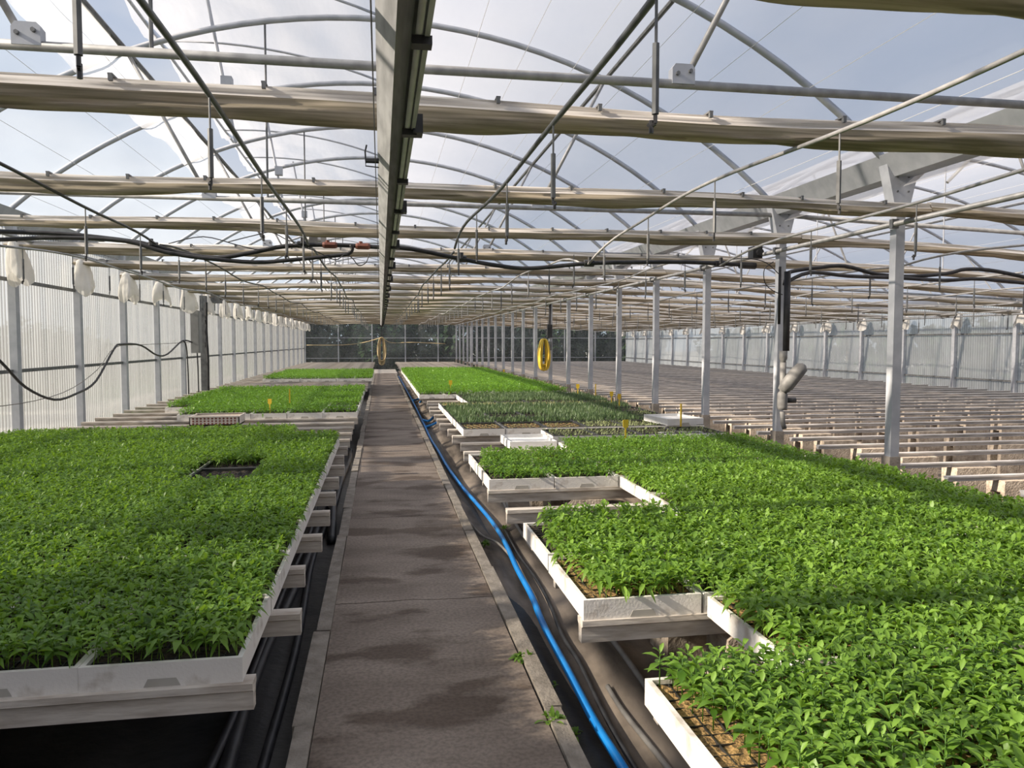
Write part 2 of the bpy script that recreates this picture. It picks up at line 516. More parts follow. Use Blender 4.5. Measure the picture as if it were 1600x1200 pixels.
# ------------------------------------------------------------------ walls
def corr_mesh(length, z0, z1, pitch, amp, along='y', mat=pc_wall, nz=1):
    n = int(length / pitch) * 6
    mb = MB()
    vs = []
    for j in range(nz + 1):
        z = z0 + (z1 - z0) * j / nz
        for i in range(n + 1):
            s = length * i / n
            d = amp * math.cos(2 * PI * s / pitch)
            vs.append((d, s, z) if along == 'y' else (s, d, z))
    fs = [(j * (n + 1) + i, j * (n + 1) + i + 1, (j + 1) * (n + 1) + i + 1, (j + 1) * (n + 1) + i) for j in range(nz) for i in range(n)]
    mb.add(vs, fs)
    return mb.mesh('corrugated_sheet', mat, True)

wl = empty('wall_left'); tag(wl, 'corrugated clear plastic wall beside the seedling beds', None, None, 'structure')
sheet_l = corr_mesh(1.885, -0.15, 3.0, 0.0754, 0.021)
post_l = MB().box(-.03, .05, -.05, .05, -.15, 2.9).mesh('wall_post', galv)
rail_seg = MB().box(-.02, .02, .05, 1.843, -.02, .02).mesh('wall_rail', dark_steel)
solid_l = MB().box(-.03, .03, .004, 1.889, -.15, 2.45).mesh('shade_panel', panel_grey)  # added unseen panel, blocks low sun from the front bed
half_l = MB().box(-.03, .03, .004, .98, -.15, 2.45).mesh('shade_panel', panel_grey)  # half-length one, added to set where the shade ends on the bed
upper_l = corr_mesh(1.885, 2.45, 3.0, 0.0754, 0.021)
for y in ARCH_Y[:-1]:
    if y < 1.5:
        put('shade_panel', solid_l, wl, (XL - .03, y, 0))
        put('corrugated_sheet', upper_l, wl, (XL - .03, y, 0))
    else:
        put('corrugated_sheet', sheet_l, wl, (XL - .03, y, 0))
    if 1.5 < y < 2.5:
        put('shade_panel', half_l, wl, (XL + .03, y, 0))
    put('wall_post', post_l, wl, (XL + .03, y, 0))
    for z in (2.21, 1.17):
        put('wall_rail', rail_seg, wl, (XL + .01, y, z))
put('wall_post', post_l, wl, (XL + .03, Y1, 0))
MB().box(XL - .1, XL + .05, Y0, Y1, -.15, .04).build('wall_footing', kerb_mat, wl)

wr = empty('wall_right'); tag(wr, 'corrugated clear plastic wall beyond the empty benches', None, None, 'structure')
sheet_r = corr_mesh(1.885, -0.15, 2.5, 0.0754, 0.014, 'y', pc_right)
post_r = MB().box(-.05, .03, -.05, .05, -.15, 2.45).mesh('wall_post', galv)
for y in ARCH_Y[:-1]:
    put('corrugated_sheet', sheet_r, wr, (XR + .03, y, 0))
    put('wall_post', post_r, wr, (XR - .03, y, 0))
    for z in (1.70, 0.61):
        put('wall_rail', rail_seg, wr, (XR - .01, y, z))
MB().box(XR - .05, XR + .1, Y0, Y1, -.15, .04).build('wall_footing', kerb_mat, wr)

wb = empty('wall_back'); tag(wb, 'clear sheet gable wall at the far end', None, None, 'structure')
nb = 10
bw = (XR - XL) / nb
sheet_b = corr_mesh(bw - .01, -0.15, 2.9, 0.0754, 0.010, 'x', pc_back)
for k in range(nb):
    put('corrugated_sheet', sheet_b, wb, (XL + k * bw, Y1 + .03, 0))
    MB().box(-.03, .03, -.03, .03, -.15, 3.0).build('wall_post', galv, wb, (XL + k * bw, Y1 - .02, 0))
for z in (0.62, 1.75):
    MB().box(XL, XR, Y1 - .02, Y1 + .01, z - .015, z + .015).build('wall_rail', galv, wb)
def gable(y, arch, x0, x1, name, parent, m):
    n = 24
    top = [(x0 + (x1 - x0) * i / n, y, arch(x0 + (x1 - x0) * i / n) + .03) for i in range(n + 1)]
    bot = [(x, y, 2.86) if x0 < 0 else (x, y, min(2.4, z)) for x, _, z in top]
    MB().add(top + bot, [(i, i + 1, n + 2 + i, n + 1 + i) for i in range(n)]).build(name, m, parent)
gable(Y1 + .03, arch1, XL, XM, 'gable_film', wb, film_roof)
gable(Y1 + .03, arch2, XM, XR, 'gable_film', wb, film_roof)
wf = empty('wall_front'); tag(wf, 'film gable wall behind the photographer with an added light-blocking panel', None, None, 'structure')
gable(Y0, arch1, XL, XM, 'gable_film', wf, film_roof)
gable(Y0, arch2, XM, XR, 'gable_film', wf, film_roof)
MB().box(XL, XR, Y0 - .06, Y0, -.15, 2.86).build('shade_panel', panel_grey, wf)  # opaque panel added behind the camera to cut fill light

# ------------------------------------------------------------------ roof film, vent flap, purlins, strings, gutters
ceil = empty('ceiling'); tag(ceil, 'translucent arched film roof with an open ridge vent', None, None, 'structure')
def film(x0, x1, fz, name, m, nx=24, wr=0.012, yfr=(1.1, 2.7)):
    ny = 200
    MB().grid(lambda u, v: (x0 + u * (x1 - x0), Y0 + v * (Y1 - Y0),
              fz(x0 + u * (x1 - x0)) + wr * wob((Y0 + v * (Y1 - Y0)) * 2 + u * 3, 2, *yfr)), nx, ny).build(name, m, ceil, smooth=True)
VX = -2.28
film(XL - .05, VX, lambda x: arch1(x) + .04, 'roof_film', film_clear)
film(0.0, XM, lambda x: arch1(x) + .04, 'roof_film', film_roof)
film(XM, XR, lambda x: arch2(x) + .04, 'roof_film', film_roof)
TH = math.radians(19)
def flap_pt(x):
    dx, dz = x, arch1(x) - 4.62
    return (dx * math.cos(TH) + dz * math.sin(TH), -dx * math.sin(TH) + dz * math.cos(TH) + 4.66)
def flap_f(u, v):
    x = -2.55 * u
    px, pz = flap_pt(x)
    y = Y0 + v * (Y1 - Y0)
    w = 0.05 * wob(y * 3 + u * 2.2, 3, 1, 2.3, 4.9) * u + .012 * wob(u * 9 + y * .7, 5, 1, 2)
    return (px, y, pz + w + .03)
MB().grid(flap_f, 22, 420).build('vent_flap_film', film_flap, ceil, smooth=True)
# loose rolled edge of the fixed film below the vent
def roll_f(u, v):
    y = Y0 + v * (Y1 - Y0)
    x = VX - 0.40 + 0.42 * u + .03 * wob(y * 1.3, 4, 1, 2.1) * (1 - u)
    return (x, y, arch1(x) - .02 - .05 * math.sin(u * PI) + .02 * wob(y * 4 + u * 5, 6, 1, 2.2))
MB().grid(roll_f, 10, 300).build('film_edge_strip', film_roof, ceil, smooth=True)
for x, m, r in ((VX, dark_steel, .028), (-VX, dark_steel, .022), (0.0, galv, .02)):
    MB().tube([(x, Y0, arch1(x)), (x, Y1, arch1(x))], r, 8).build('purlin', m, ceil)
ex, ez = flap_pt(-2.45)
MB().tube([(ex, Y0, ez), (ex, Y1, ez)], .018, 6).build('flap_edge_bar', galv, ceil)
for x in (XM + 2.6, XR - 2.6, (XM + XR) / 2):
    MB().tube([(x, Y0, arch2(x)), (x, Y1, arch2(x))], .022, 6).build('purlin', dark_steel, ceil)
for i in range(17):
    x = -3.9 + i * 0.487
    if VX < x < -0.1:
        continue
    MB().tube([(x, Y0, arch1(x) - .035), (x, Y1, arch1(x) - .035)], .0028, 4, False).build('roof_string', wire_white, ceil)
for i in range(18):
    x = XM + .4 + i * 0.53
    MB().tube([(x, Y0, arch2(x) - .035), (x, Y1, arch2(x) - .035)], .0028, 4, False).build('roof_string', wire_white, ceil)
def gutter(x, z, w=0.36):
    t = .012
    pr = [(x - w / 2, z + .17), (x - w * .2, z), (x + w * .2, z), (x + w / 2, z + .17),
          (x + w / 2 - t, z + .17), (x + w * .2 - t, z + t), (x - w * .2 + t, z + t), (x - w / 2 + t, z + .17)]
    MB().prism(pr, Y0, Y1, 'y').build('gutter', galv, ceil)
gutter(XL - .06, GZ - .02, .28); gutter(XM, GZ, .40); gutter(XR + .06, GZ - .42)

# ------------------------------------------------------------------ arches, tie bars, struts
arch_me = MB().tube([(x, 0, arch1(x)) for x in np.linspace(XL, XM, 33)], .030, 8).mesh('arch_pipe', galv, True)
arch2_me = MB().tube([(x, 0, arch2(x)) for x in np.linspace(XM, XR, 33)], .030, 8).mesh('arch_pipe', galv, True)
flap_me = MB().tube([(*[flap_pt(x)[0]], 0, flap_pt(x)[1]) for x in np.linspace(0, -2.45, 12)], .014, 6).mesh('flap_rib', galv, True)
tie_me = MB().tube([(XL, 0, GZ), (XM, 0, GZ)], .024, 10).mesh('tie_bar', pipe_grey, True)
tie2_me = MB().tube([(XM, 0, GZ), (XR, 0, GZ - .4)], .024, 8).mesh('tie_bar', pipe_grey, True)
def strut_me(sx):
    return MB().tube([(sx * 1.60, 0, GZ + .03), (sx * 2.28, 0, arch1(2.28))], .017, 8).mesh('strut', pipe_grey, True)
st_me = {-1: strut_me(-1), 1: strut_me(1)}
bk = MB()
bk.prism([(-.062, -.035), (.062, -.035), (.062, .045), (.045, .068), (-.045, .068), (-.062, .045)], -.03, .03, 'y')
bk_me = bk.mesh('bracket_plate', galv)
bolt_me = MB().tube([(0, -.045, 0), (0, -.03, 0)], .011, 6).mesh('bolt', dark_steel)
hang_me = MB().tube([(-1.05, 0, GZ), (-1.05, 0, arch1(1.05))], .010, 6).mesh('hanger_rod', dark_steel)
rack_me = MB().tube([(-1.35, 0.1, GZ + .55), (-1.62, 0.1, 4.95)], .016, 6).mesh('gear_rack', galv)
gear_me = MB().box(-.05, .05, -.05, .05, -.06, .06).mesh('rack_gear', galv)
cx2 = (XM + XR) / 2
st2 = [MB().tube([(cx2 + s * 1.7, 0, GZ - .2), (cx2 + s * 2.4, 0, arch2(cx2 + s * 2.4))], .017, 6).mesh('strut', pipe_grey) for s in (-1, 1)]
web2 = [MB().tube([(XM + .45, 0, GZ - .02), (XM + 1.35, 0, arch2(XM + 1.35))], .014, 6).mesh('strut', white_pvc),
        MB().tube([(XR - .5, 0, GZ - .40), (XR - 1.4, 0, arch2(XR - 1.4))], .014, 6).mesh('strut', white_pvc)]
hang2 = MB().tube([(cx2, 0, GZ - .2), (cx2, 0, arch2(cx2))], .012, 6).mesh('hanger_rod', galv)
vis = [y for y in ARCH_Y if y > 1.5]
for i, y in enumerate(ARCH_Y):
    k = i - (len(ARCH_Y) - len(vis))
    a = empty('roof_arch', (0, y, 0))
    nm = nth(k) if k >= 0 else 'overhead'
    tied = (round((y - 3.927) / 1.893) % 2 == 0)
    tag(a, f'curved steel roof arch over the path, {nm} from the camera' if k >= 0 else f'curved steel roof arch behind the photographer, {nth(-k - 1)} back',
        'arch', 'roof arches over the path')
    put('arch_pipe', arch_me, a)
    put('flap_rib', flap_me, a)
    if tied:
        put('tie_bar', tie_me, a)
        put('hanger_rod', hang_me, a)
        for s in (-1, 1):
            put('strut', st_me[s], a)
            b = put('bracket_plate', bk_me, a, (s * 1.58, 0, GZ + .03))
            put('bolt', bolt_me, b, (.035, 0, .03)); put('bolt', bolt_me, b, (-.035, 0, .015))
    if tied:
        g = put('gear_rack', rack_me, a)
        put('rack_gear', gear_me, g, (-1.42, .1, GZ + 1.1))
    if y > 3:
        b2 = empty('roof_arch', (0, y, 0))
        tag(b2, f'curved steel roof arch over the empty benches, {nth(k - 1)} from the camera', 'arch', 'roof arches over the empty benches')
        put('arch_pipe', arch2_me, b2)
        if tied:
            put('tie_bar', tie2_me, b2); put('hanger_rod', hang2, b2)
            for m in st2: put('strut', m, b2)
        for m in web2: put('strut', m, b2)

# ------------------------------------------------------------------ posts between the two spans
shaft = MB().box(-.040, .040, -.040, .040, .53, 2.64).mesh('shaft', galv)
hb = MB()
hb.prism([(-.055, 2.56), (.055, 2.56), (.155, 2.98), (-.155, 2.98)], -.055, .055, 'y')
head = hb.mesh('head_bracket', galv)
hole = MB()
for sx in (-.05, .05):
    for z in (2.74, 2.86):
        hole.tube([(sx, -.062, z), (sx, -.054, z)], .009, 6)
hole_me = hole.mesh('bolt_row', dark_steel)
plinth = MB().box(-.055, .045, -.055, .055, -.1, .54).mesh('plinth', kerb_mat)
for i, y in enumerate(vis):
    p = empty('steel_post', (XM, y, -.1))
    tag(p, f'galvanised steel post between the two bays, {nth(i)} from the camera', 'post', 'posts between the two bays')
    for n, m in (('shaft', shaft), ('head_bracket', head), ('plinth', plinth)):
        o = put(n, m, p, (0, 0, .1))
        if n == 'head_bracket':
            put('bolt_row', hole_me, o)

# ------------------------------------------------------------------ overhead rail
rail = empty('overhead_rail', (0, 3, 2.3))
tag(rail, 'long zinc overhead rail running above the middle of the path', 'rail')
def rel(mb, name, m, parent=rail, base=(0, 3, 2.3), smooth=False):
    mb.v = [(x - base[0], y - base[1], z - base[2]) for x, y, z in mb.v]
    return mb.build(name, m, parent, smooth=smooth)
ya, yb = -3, 37.6
rel(MB().prism([(-.006, 2.355), (.046, 2.300), (.048, 2.318), (.050, 2.42), (-.006, 2.42)], ya, yb, 'y'), 'channel', rail_steel)
rel(MB().prism([(.050, 2.372), (.094, 2.368), (.094, 2.380), (.050, 2.386)], ya, yb, 'y'), 'lower_flange', rail_steel)
rel(MB().prism([(.048, 2.40), (.125, 2.40), (.125, 2.415), (.048, 2.415)], ya, yb, 'y'), 'upper_flange', rail_steel)
rel(MB().prism([(.122, 2.305), (.136, 2.305), (.136, 2.42), (.122, 2.42)], ya, yb, 'y'), 'side_strip', rail_steel)
rel(MB().tube([(.108, ya, 2.318), (.108, yb, 2.318)], .010, 8), 'side_pipe', white_pvc, smooth=True)
rel(MB().tube([(-.016, ya, 2.32), (-.016, yb, 2.32)], .0022, 4), 'cable', black_rubber)
cl = MB().box(.088, .142, -.022, .022, 2.285, 2.308).mesh('clamp', black_plastic)
cl.transform(__import__('mathutils').Matrix.Translation((0, -3, -2.3)))
pl = MB().box(.128, .165, -.04, .04, 2.29, 2.36).mesh('clamp_plate', black_plastic)
pl.transform(__import__('mathutils').Matrix.Translation((0, -3, -2.3)))
yy = 1.2
i = 0
while yy < 37:
    c = put('clamp', cl, rail, (0, yy, 0))
    if i % 2 == 0:
        put('clamp_plate', pl, c)
    yy += 0.9; i += 1
rel(MB().tube([(-.06, 3.62, 2.33), (0, 3.62, 2.33)], .012, 6).tube([(-.06, 3.62, 2.33), (-.062, 3.62, 2.37), (-.055, 3.62, 2.40)], .004, 5).tube([(-.06, 3.62, 2.33), (-.06, 3.62, 2.305), (0, 3.62, 2.30)], .003, 5), 'guide_hook', black_plastic)
rel(MB().box(-.03, .14, 37.3, 37.6, 2.24, 2.31).box(.03, .07, 37.4, 37.5, 1.72, 2.25), 'end_stop', black_plastic)

# ------------------------------------------------------------------ gathered thermal screens
def screen_mesh(x0, x1, z0, z1, hgt, seed, nseg, K=22):
    """gathered cloth: tight pleats above, a loose belly below"""
    mb = MB()
    prof = [(-.004, 1.0), (-.022, .965), (-.016, .93), (-.034, .88), (-.028, .83), (-.046, .76), (-.040, .70), (-.060, .56),
            (-.058, .38), (-.056, .25), (-.048, .12), (-.02, .02), (.02, 0.0), (.05, .10), (.06, .28), (.056, .50), (.058, .72), (.05, .90), (.02, 1.0)]
    n = len(prof)
    vs, fs = [], []
    for i in range(nseg + 1):
        u = i / nseg
        x = x0 + (x1 - x0) * u
        zc = z0 + (z1 - z0) * u + .012 * wob(x * 1.1, seed, 1, 1.9)
        sag = hgt * (1 + .16 * wob(x * 1.6, seed + 3, 1, 2.1, 3.7))
        for k, (py, pz) in enumerate(prof):
            low = max(0, .6 - pz) / .6
            dy = .017 * wob(x * 2.3 + k * .9, seed + 7, 1, 2.7, 5.3) * (0.3 + low)
            dz = .010 * wob(x * 1.7 + k * 1.3, seed + 11, 1, 3.1) * low
            s = sag if pz < .6 else hgt
            vs.append((x, py * hgt / .14 + dy, zc + (pz - .6) * s + dz))
        if i:
            a, b = (i - 1) * n, i * n
            for k in range(n):
                fs.append((a + k, a + (k + 1) % n, b + (k + 1) % n, b + k))
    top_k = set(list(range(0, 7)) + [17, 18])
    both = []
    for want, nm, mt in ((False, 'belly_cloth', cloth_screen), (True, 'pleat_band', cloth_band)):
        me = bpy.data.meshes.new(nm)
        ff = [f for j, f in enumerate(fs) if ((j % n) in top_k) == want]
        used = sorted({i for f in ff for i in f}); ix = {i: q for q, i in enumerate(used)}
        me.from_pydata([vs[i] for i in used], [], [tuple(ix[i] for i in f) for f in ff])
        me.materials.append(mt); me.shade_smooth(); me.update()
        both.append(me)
    return both

SCR_Y = [2.07] + [y - .34 for y in ARCH_Y if y > 3]
clip_me = MB().box(-.008, .008, -.062, -.045, -.012, .016).box(-.010, .010, -.06, .01, .012, .02).mesh('clip', dark_steel)
def bag_mesh(seed):
    n, m = 36, 12
    vs = []
    for j in range(m + 1):
        v = j / m
        w = .05 + .155 * v ** .5 * (1 - .25 * v ** 4)
        for i in range(n):
            a = 2 * PI * i / n
            r = 1 + .17 * math.sin(4 * a + seed * 2 + v * 2) * v + .09 * math.sin(9 * a + seed + v * 2) * v
            vs.append((.55 * w * math.cos(a) * r + .04 * v, w * math.sin(a) * r + .03 * math.sin(seed + v * 3), -.40 * v + .07 * math.sin(a * 2 + seed) * v))
    fs = [(j * n + i, j * n + (i + 1) % n, (j + 1) * n + (i + 1) % n, (j + 1) * n + i) for j in range(m) for i in range(n)]
    return MB().add(vs, fs).mesh('gathered_end', cloth_bag, True)
bags = [bag_mesh(s) for s in range(4)]
far_s = [screen_mesh(XL + .12, XM + .01, 0, 0, .105, s * 3.3 + 1, 60) for s in range(3)]
far_s2 = [screen_mesh(XM + .015, XR - .15, 0, -.40, .105, s * 2.7 + 5, 60) for s in range(3)]
for i, y in enumerate(SCR_Y):
    s = empty('thermal_screen', (0, y, 2.565))
    tag(s, f'gathered cream thermal screen across the path bay, {nth(i)} from the camera', 'curtain', 'screens across the path bay')
    hgt = .137 if i < 2 else .112
    me = screen_mesh(XL + .12, XM + .01, 0, 0, hgt, i * 1.9, 150) if i < 5 else far_s[i % 3]
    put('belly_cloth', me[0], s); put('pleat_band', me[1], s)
    if i < 6:
        x = -3.9 + .3 * (i % 2)
        while x < 4.1:
            put('clip', clip_me, s, (x, -.002 if i < 2 else .008, (.040 if i < 2 else .030) + .012 * wob(x * 1.1, i * 1.9, 1, 1.9)))
            x += random.choice((.48, .55, .62, .7))
    put('gathered_end', bags[i % 4], s, (XL + .20 , 0.02, .05), rz=random.uniform(-.4, .4), scale=(1.2, 1.4, random.uniform(.98, 1.12)))
    s2 = empty('thermal_screen', (0, y, 2.565))
    tag(s2, f'gathered cream thermal screen over the empty benches, {nth(i)} from the camera', 'curtain', 'screens over the empty benches')
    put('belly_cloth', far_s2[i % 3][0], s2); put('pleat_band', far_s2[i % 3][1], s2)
    if y > 12:
        put('gathered_end', bags[(i + 1) % 4], s2, (XR - .22, .02, -.36), rz=PI + random.uniform(-.4, .4), scale=(1, 1.05, random.uniform(.75, .9)))

# ------------------------------------------------------------------ misting lines with droppers
stem_me = MB().tube([(0, 0, 0), (0, 0, -.13)], .0045, 5).tube([(0, 0, -.12), (0, 0, -.31)], .0105, 6).mesh('dropper', dark_steel)
noz_me = MB().tube([(0, 0, -.31), (0, 0, -.335)], .006, 5).tube([(0, 0, -.335), (.012, 0, -.342), (.022, 0, -.335)], .006, 5).tube([(.012, 0, -.325), (.012, 0, -.36)], .007, 5).mesh('nozzle', black_plastic)
LINES = [(-3.40, 2.46), (-2.03, 2.46), (-.66, 2.46), (.735, 2.46), (2.05, 2.46), (3.45, 2.42), (5.6, 2.36), (7.2, 2.30), (8.8, 2.23), (10.4, 2.17), (12.0, 2.10)]
LN = ['first', 'second', 'third', 'fourth', 'fifth', 'sixth', 'seventh', 'eighth', 'ninth', 'tenth', 'eleventh']
for j, (x, z) in enumerate(LINES):
    for part, (a, b) in enumerate(((-3.0, 7.52), (7.68, 42.5))):
        if part == 0 and x > 6:
            continue
        ln = empty('misting_line', (x, a, z))
        tag(ln, f'{"near" if part == 0 else "far"} misting pipe with hanging droppers, {LN[j]} line counted from the white corrugated wall', 'pipe', 'misting lines')
        def off(y):
            return (.02 * wob(y, j, .9, 1.7), .022 * wob(y, j + 5, 1.1, 2.0))
        n = int((b - a) / .3)
        pts = []
        for k in range(n + 1):
            y = a + (b - a) * k / n
            ox, oz = off(y)
            if part == 0 and y > 6.3:
                t = (y - 6.3) / 1.22
                zt = 2.41 if abs(x) < 1 else (2.40 if x < 0 else 2.30)
                oz += (zt - z) * t * t
            if part == 1 and y < 8.9:
                t = (8.9 - y) / 1.22
                oz += (2.40 if abs(x) < 1 or x < 0 else 2.30) * t * t - z * t * t
            pts.append((ox, y - a, oz))
        MB().tube(pts, .0115, 6).build('pipe', {1: black_plastic, 2: dark_steel, 3: dark_steel}.get(j, pipe_grey), ln, smooth=True)
        y = a + .42 + .3 * (j % 2)
        if part == 0:
            y = 1.97 + (.0 if j % 2 == 0 else .08) - 1.25 * 2
        while y < b - .3:
            if y > .5:
                ox, oz = off(y)
                d = put('dropper', stem_me, ln, (ox, y - a, oz - .01), rz=(y * 7) % 6)
                if y < 16:
                    put('nozzle', noz_me, d)
            y += 1.25

# drive shafts along the posts and the far wall
for x, z, r, lab in ((4.13, 2.46, .022, 'round steel drive shaft running along the row of steel posts'),
                     (13.75, 2.12, .022, 'round steel drive shaft along the far corrugated wall'),
                     (-3.75, 2.60, .018, 'round steel drive shaft above the white gathered screen ends')):
    s = empty('drive_shaft', (x, Y0, z))
    tag(s, lab, 'shaft')
    MB().tube([(0, .3, 0), (0, Y1 - Y0 - .3, 0)], r, 8).build('shaft_tube', pipe_grey, s, smooth=True)
    for y in ARCH_Y[2:]:
        MB().box(-.03, .03, -.02, .02, -.035, .04).build('bearing', dark_steel, s, (0, y - Y0 - .12, 0))
    if x == 4.13:
        MB().box(-.09, .02, -.06, .06, -.04, .09).tube([(-.02, -.10, .02), (-.02, .0, .02)], .04, 8).build('motor', black_plastic, s, (-.02, 7.95 - Y0, .0))

# ------------------------------------------------------------------ black feed hoses across the bay
def smooth_pts(p, k=4):
    out = []
    p = [Vector(q) for q in p]
    for i in range(len(p) - 1):
        p0, p1, p2, p3 = p[max(i - 1, 0)], p[i], p[i + 1], p[min(i + 2, len(p) - 1)]
        for j in range(k):
            t = j / k
            out.append(.5 * ((2 * p1) + (-p0 + p2) * t + (2 * p0 - 5 * p1 + 4 * p2 - p3) * t * t + (-p0 + 3 * p1 - 3 * p2 + p3) * t ** 3))
    out.append(p[-1])
    return out

def hose(name, pts, r, m, label, cat='hose', k=4, n=8, group=None):
    base = Vector(pts[0])
    o = MB().tube([q - base for q in smooth_pts(pts, k)], r, n).build(name, m, None, base, smooth=True)
    tag(o, label, cat, group)
    return o

YH = 7.6
fh = [(-3.9, 2.52), (-3.34, 2.49), (-2.82, 2.48), (-2.28, 2.43), (-2.06, 2.39), (-1.78, 2.32), (-1.5, 2.29), (-1.21, 2.34), (-.89, 2.41), (-.56, 2.43), (-.29, 2.43),
      (-.02, 2.42), (.29, 2.41), (.79, 2.32), (1.17, 2.26), (1.49, 2.24), (2.09, 2.30), (2.63, 2.32), (3.12, 2.33), (3.54, 2.32), (3.85, 2.31)]
main = empty('feed_hose', (-3.9, YH, 2.52))
tag(main, 'long black water hose looped across the bay with reddish couplings', 'hose')
b0 = Vector((-3.9, YH, 2.52))
MB().tube([q - b0 for q in smooth_pts([(x, YH, z) for x, z in fh])], .021, 8).build('hose', black_rubber, main, smooth=True)
for x, z in ((-.47, 2.43), (-.16, 2.425)):
    MB().tube([(x - .07, YH, z), (x - .05, YH, z), (x + .05, YH, z), (x + .07, YH, z)], [.024, .031, .031, .024], 8).tube([(x - .02, YH, z), (x - .02, YH, z + .045)], .018, 6).build('coupling', red_brown, main, -b0)
for x, z in ((-.72, 2.43), (.79, 2.32), (2.09, 2.30), (3.5, 2.32), (-2.07, 2.39), (-3.4, 2.49)):
    MB().tube([(x - .05, YH, z), (x + .05, YH, z)], .034, 8).tube([(x, YH - .03, z), (x, YH - .03, z + .06)], .02, 6).build('tee_fitting', black_plastic, main, -b0)
MB().tube([(3.72, YH, 2.31), (3.9, YH, 2.305)], .036, 8).build('end_cap', black_plastic, main, -b0)
h2 = [(-3.9, 2.40), (-3.35, 2.41), (-2.82, 2.44), (-2.28, 2.42), (-1.95, 2.33), (-1.61, 2.28), (-1.15, 2.25), (-.8, 2.28), (-.38, 2.33), (-.29, 2.35), (-.26, 2.39), (-.27, 2.43)]
hose('feed_hose', [(x, YH - .05, z) for x, z in h2], .019, black_rubber, 'lower black hose sagging below the coupled hose, ending near the rail')
hose('feed_hose', [(4.18, 7.5, 2.10), (4.22, 7.52, 2.2), (4.3, 7.56, 2.25), (4.63, YH, 2.30), (4.93, YH, 2.32), (5.31, YH, 2.24), (5.7, YH, 2.22), (6.17, YH, 2.26), (6.41, YH, 2.31), (6.81, YH, 2.29), (7.6, YH, 2.15)], .022, black_rubber,
     'upper black hose leaving the steel post with the filter')
hose('feed_hose', [(4.2, 7.53, 2.12), (4.5, YH - .04, 2.24), (4.95, YH - .04, 2.21), (5.5, YH - .04, 2.20), (6.1, YH - .04, 2.18), (6.6, YH - .04, 2.2), (7.6, YH - .04, 2.12)], .020, black_rubber,
     'lower black hose leaving the steel post with the filter')
for pts, lab in (([(-.8, 7.5, 2.42), (-.6, 7.5, 2.36), (-.42, 7.5, 2.28), (-.33, 7.5, 2.33), (-.26, 7.5, 2.30), (-.2, 7.5, 2.23), (-.13, 7.5, 2.26), (-.1, 7.5, 2.34)], 'thin black wire dangling in loops under the coupled hose'),
                 ([(-1.4, 7.55, 2.43), (-1.15, 7.55, 2.50), (-1.0, 7.55, 2.53), (-.85, 7.55, 2.46), (-.7, 7.55, 2.43)], 'thin black wire arching over the sagging hose'),
                 ([(-1.9, 7.5, 2.40), (-1.6, 7.5, 2.47), (-1.3, 7.5, 2.40), (-1.1, 7.5, 2.36), (-.95, 7.5, 2.40)], 'thin black wire crossing above both sagging hoses'),
                 ([(4.05, 7.5, 2.34), (3.95, 7.5, 2.26), (3.96, 7.5, 2.12), (4.05, 7.5, 2.04), (4.16, 7.5, 2.0)], 'black wire looped beside the steel post with the filter'),
                 ([(3.6, 7.52, 2.36), (3.8, 7.52, 2.37), (3.98, 7.52, 2.33), (4.12, 7.52, 2.22)], 'black wire from the hose end to the steel post')):
    hose('wire', pts, .005, black_rubber, lab, 'wire', n=5)
va = empty('solenoid_valve', (-.62, 7.7, 2.44))
tag(va, 'small pale solenoid valve above the coupled black hose', 'valve')
MB().box(-.05, .03, -.03, .03, .02, .10).build('coil_box', filter_grey, va)
MB().tube([(-.09, 0, .05), (.10, 0, .05)], .022, 8).build('valve_body', white_pvc, va)
MB().tube([(-.01, 0, 0), (-.01, 0, .13)], .014, 6).build('stem', dark_steel, va)
MB().box(.06, .11, -.03, .03, .02, .09).build('side_coil', cabinet_grey, va)

# filter and riser pipe on the second post
fl = empty('water_filter', (4.15, 7.5, .79))
tag(fl, 'grey angled water filter with valve on a black riser pipe', 'filter')
yf = -.02
MB().tube([(.05, yf, .62), (.05, yf, 1.45)], .034, 10).build('riser_pipe', black_rubber, fl, smooth=True)
MB().tube([(-.03, yf + .01, .9), (-.03, yf + .01, 1.5)], .015, 8).build('thin_riser', black_rubber, fl, smooth=True)
MB().tube([(.02, yf, .48), (.02, yf, .52), (.02, yf, .54), (.02, yf, .62)], [.03, .03, .042, .042], 10).build('upper_coupling', filter_grey, fl, smooth=True)
MB().tube([(.02, yf, .05), (.02, yf, .50)], .032, 10).build('filter_pipe', filter_grey, fl, smooth=True)
MB().tube([(.0, yf - .02, .20), (.05, yf - .03, .26), (.14, yf - .05, .38), (.20, yf - .06, .45), (.22, yf - .06, .475)], [.05, .075, .074, .066, .03], 12).build('filter_body', filter_grey, fl, smooth=True)
MB().tube([(.02, yf, .0), (.02, yf, .03), (.02, yf, .17), (.02, yf, .19)], [.045, .052, .052, .04], 10).build('valve_body', filter_grey, fl, smooth=True)
MB().tube([(.06, yf, .10), (.16, yf - .02, .10)], .028, 8).build('valve_handle', black_plastic, fl, smooth=True)
MB().tube([(.02, yf, -.02), (.03, yf, -.14), (.05, yf, -.2)], .026, 8).build('lower_pipe', filter_grey, fl, smooth=True)

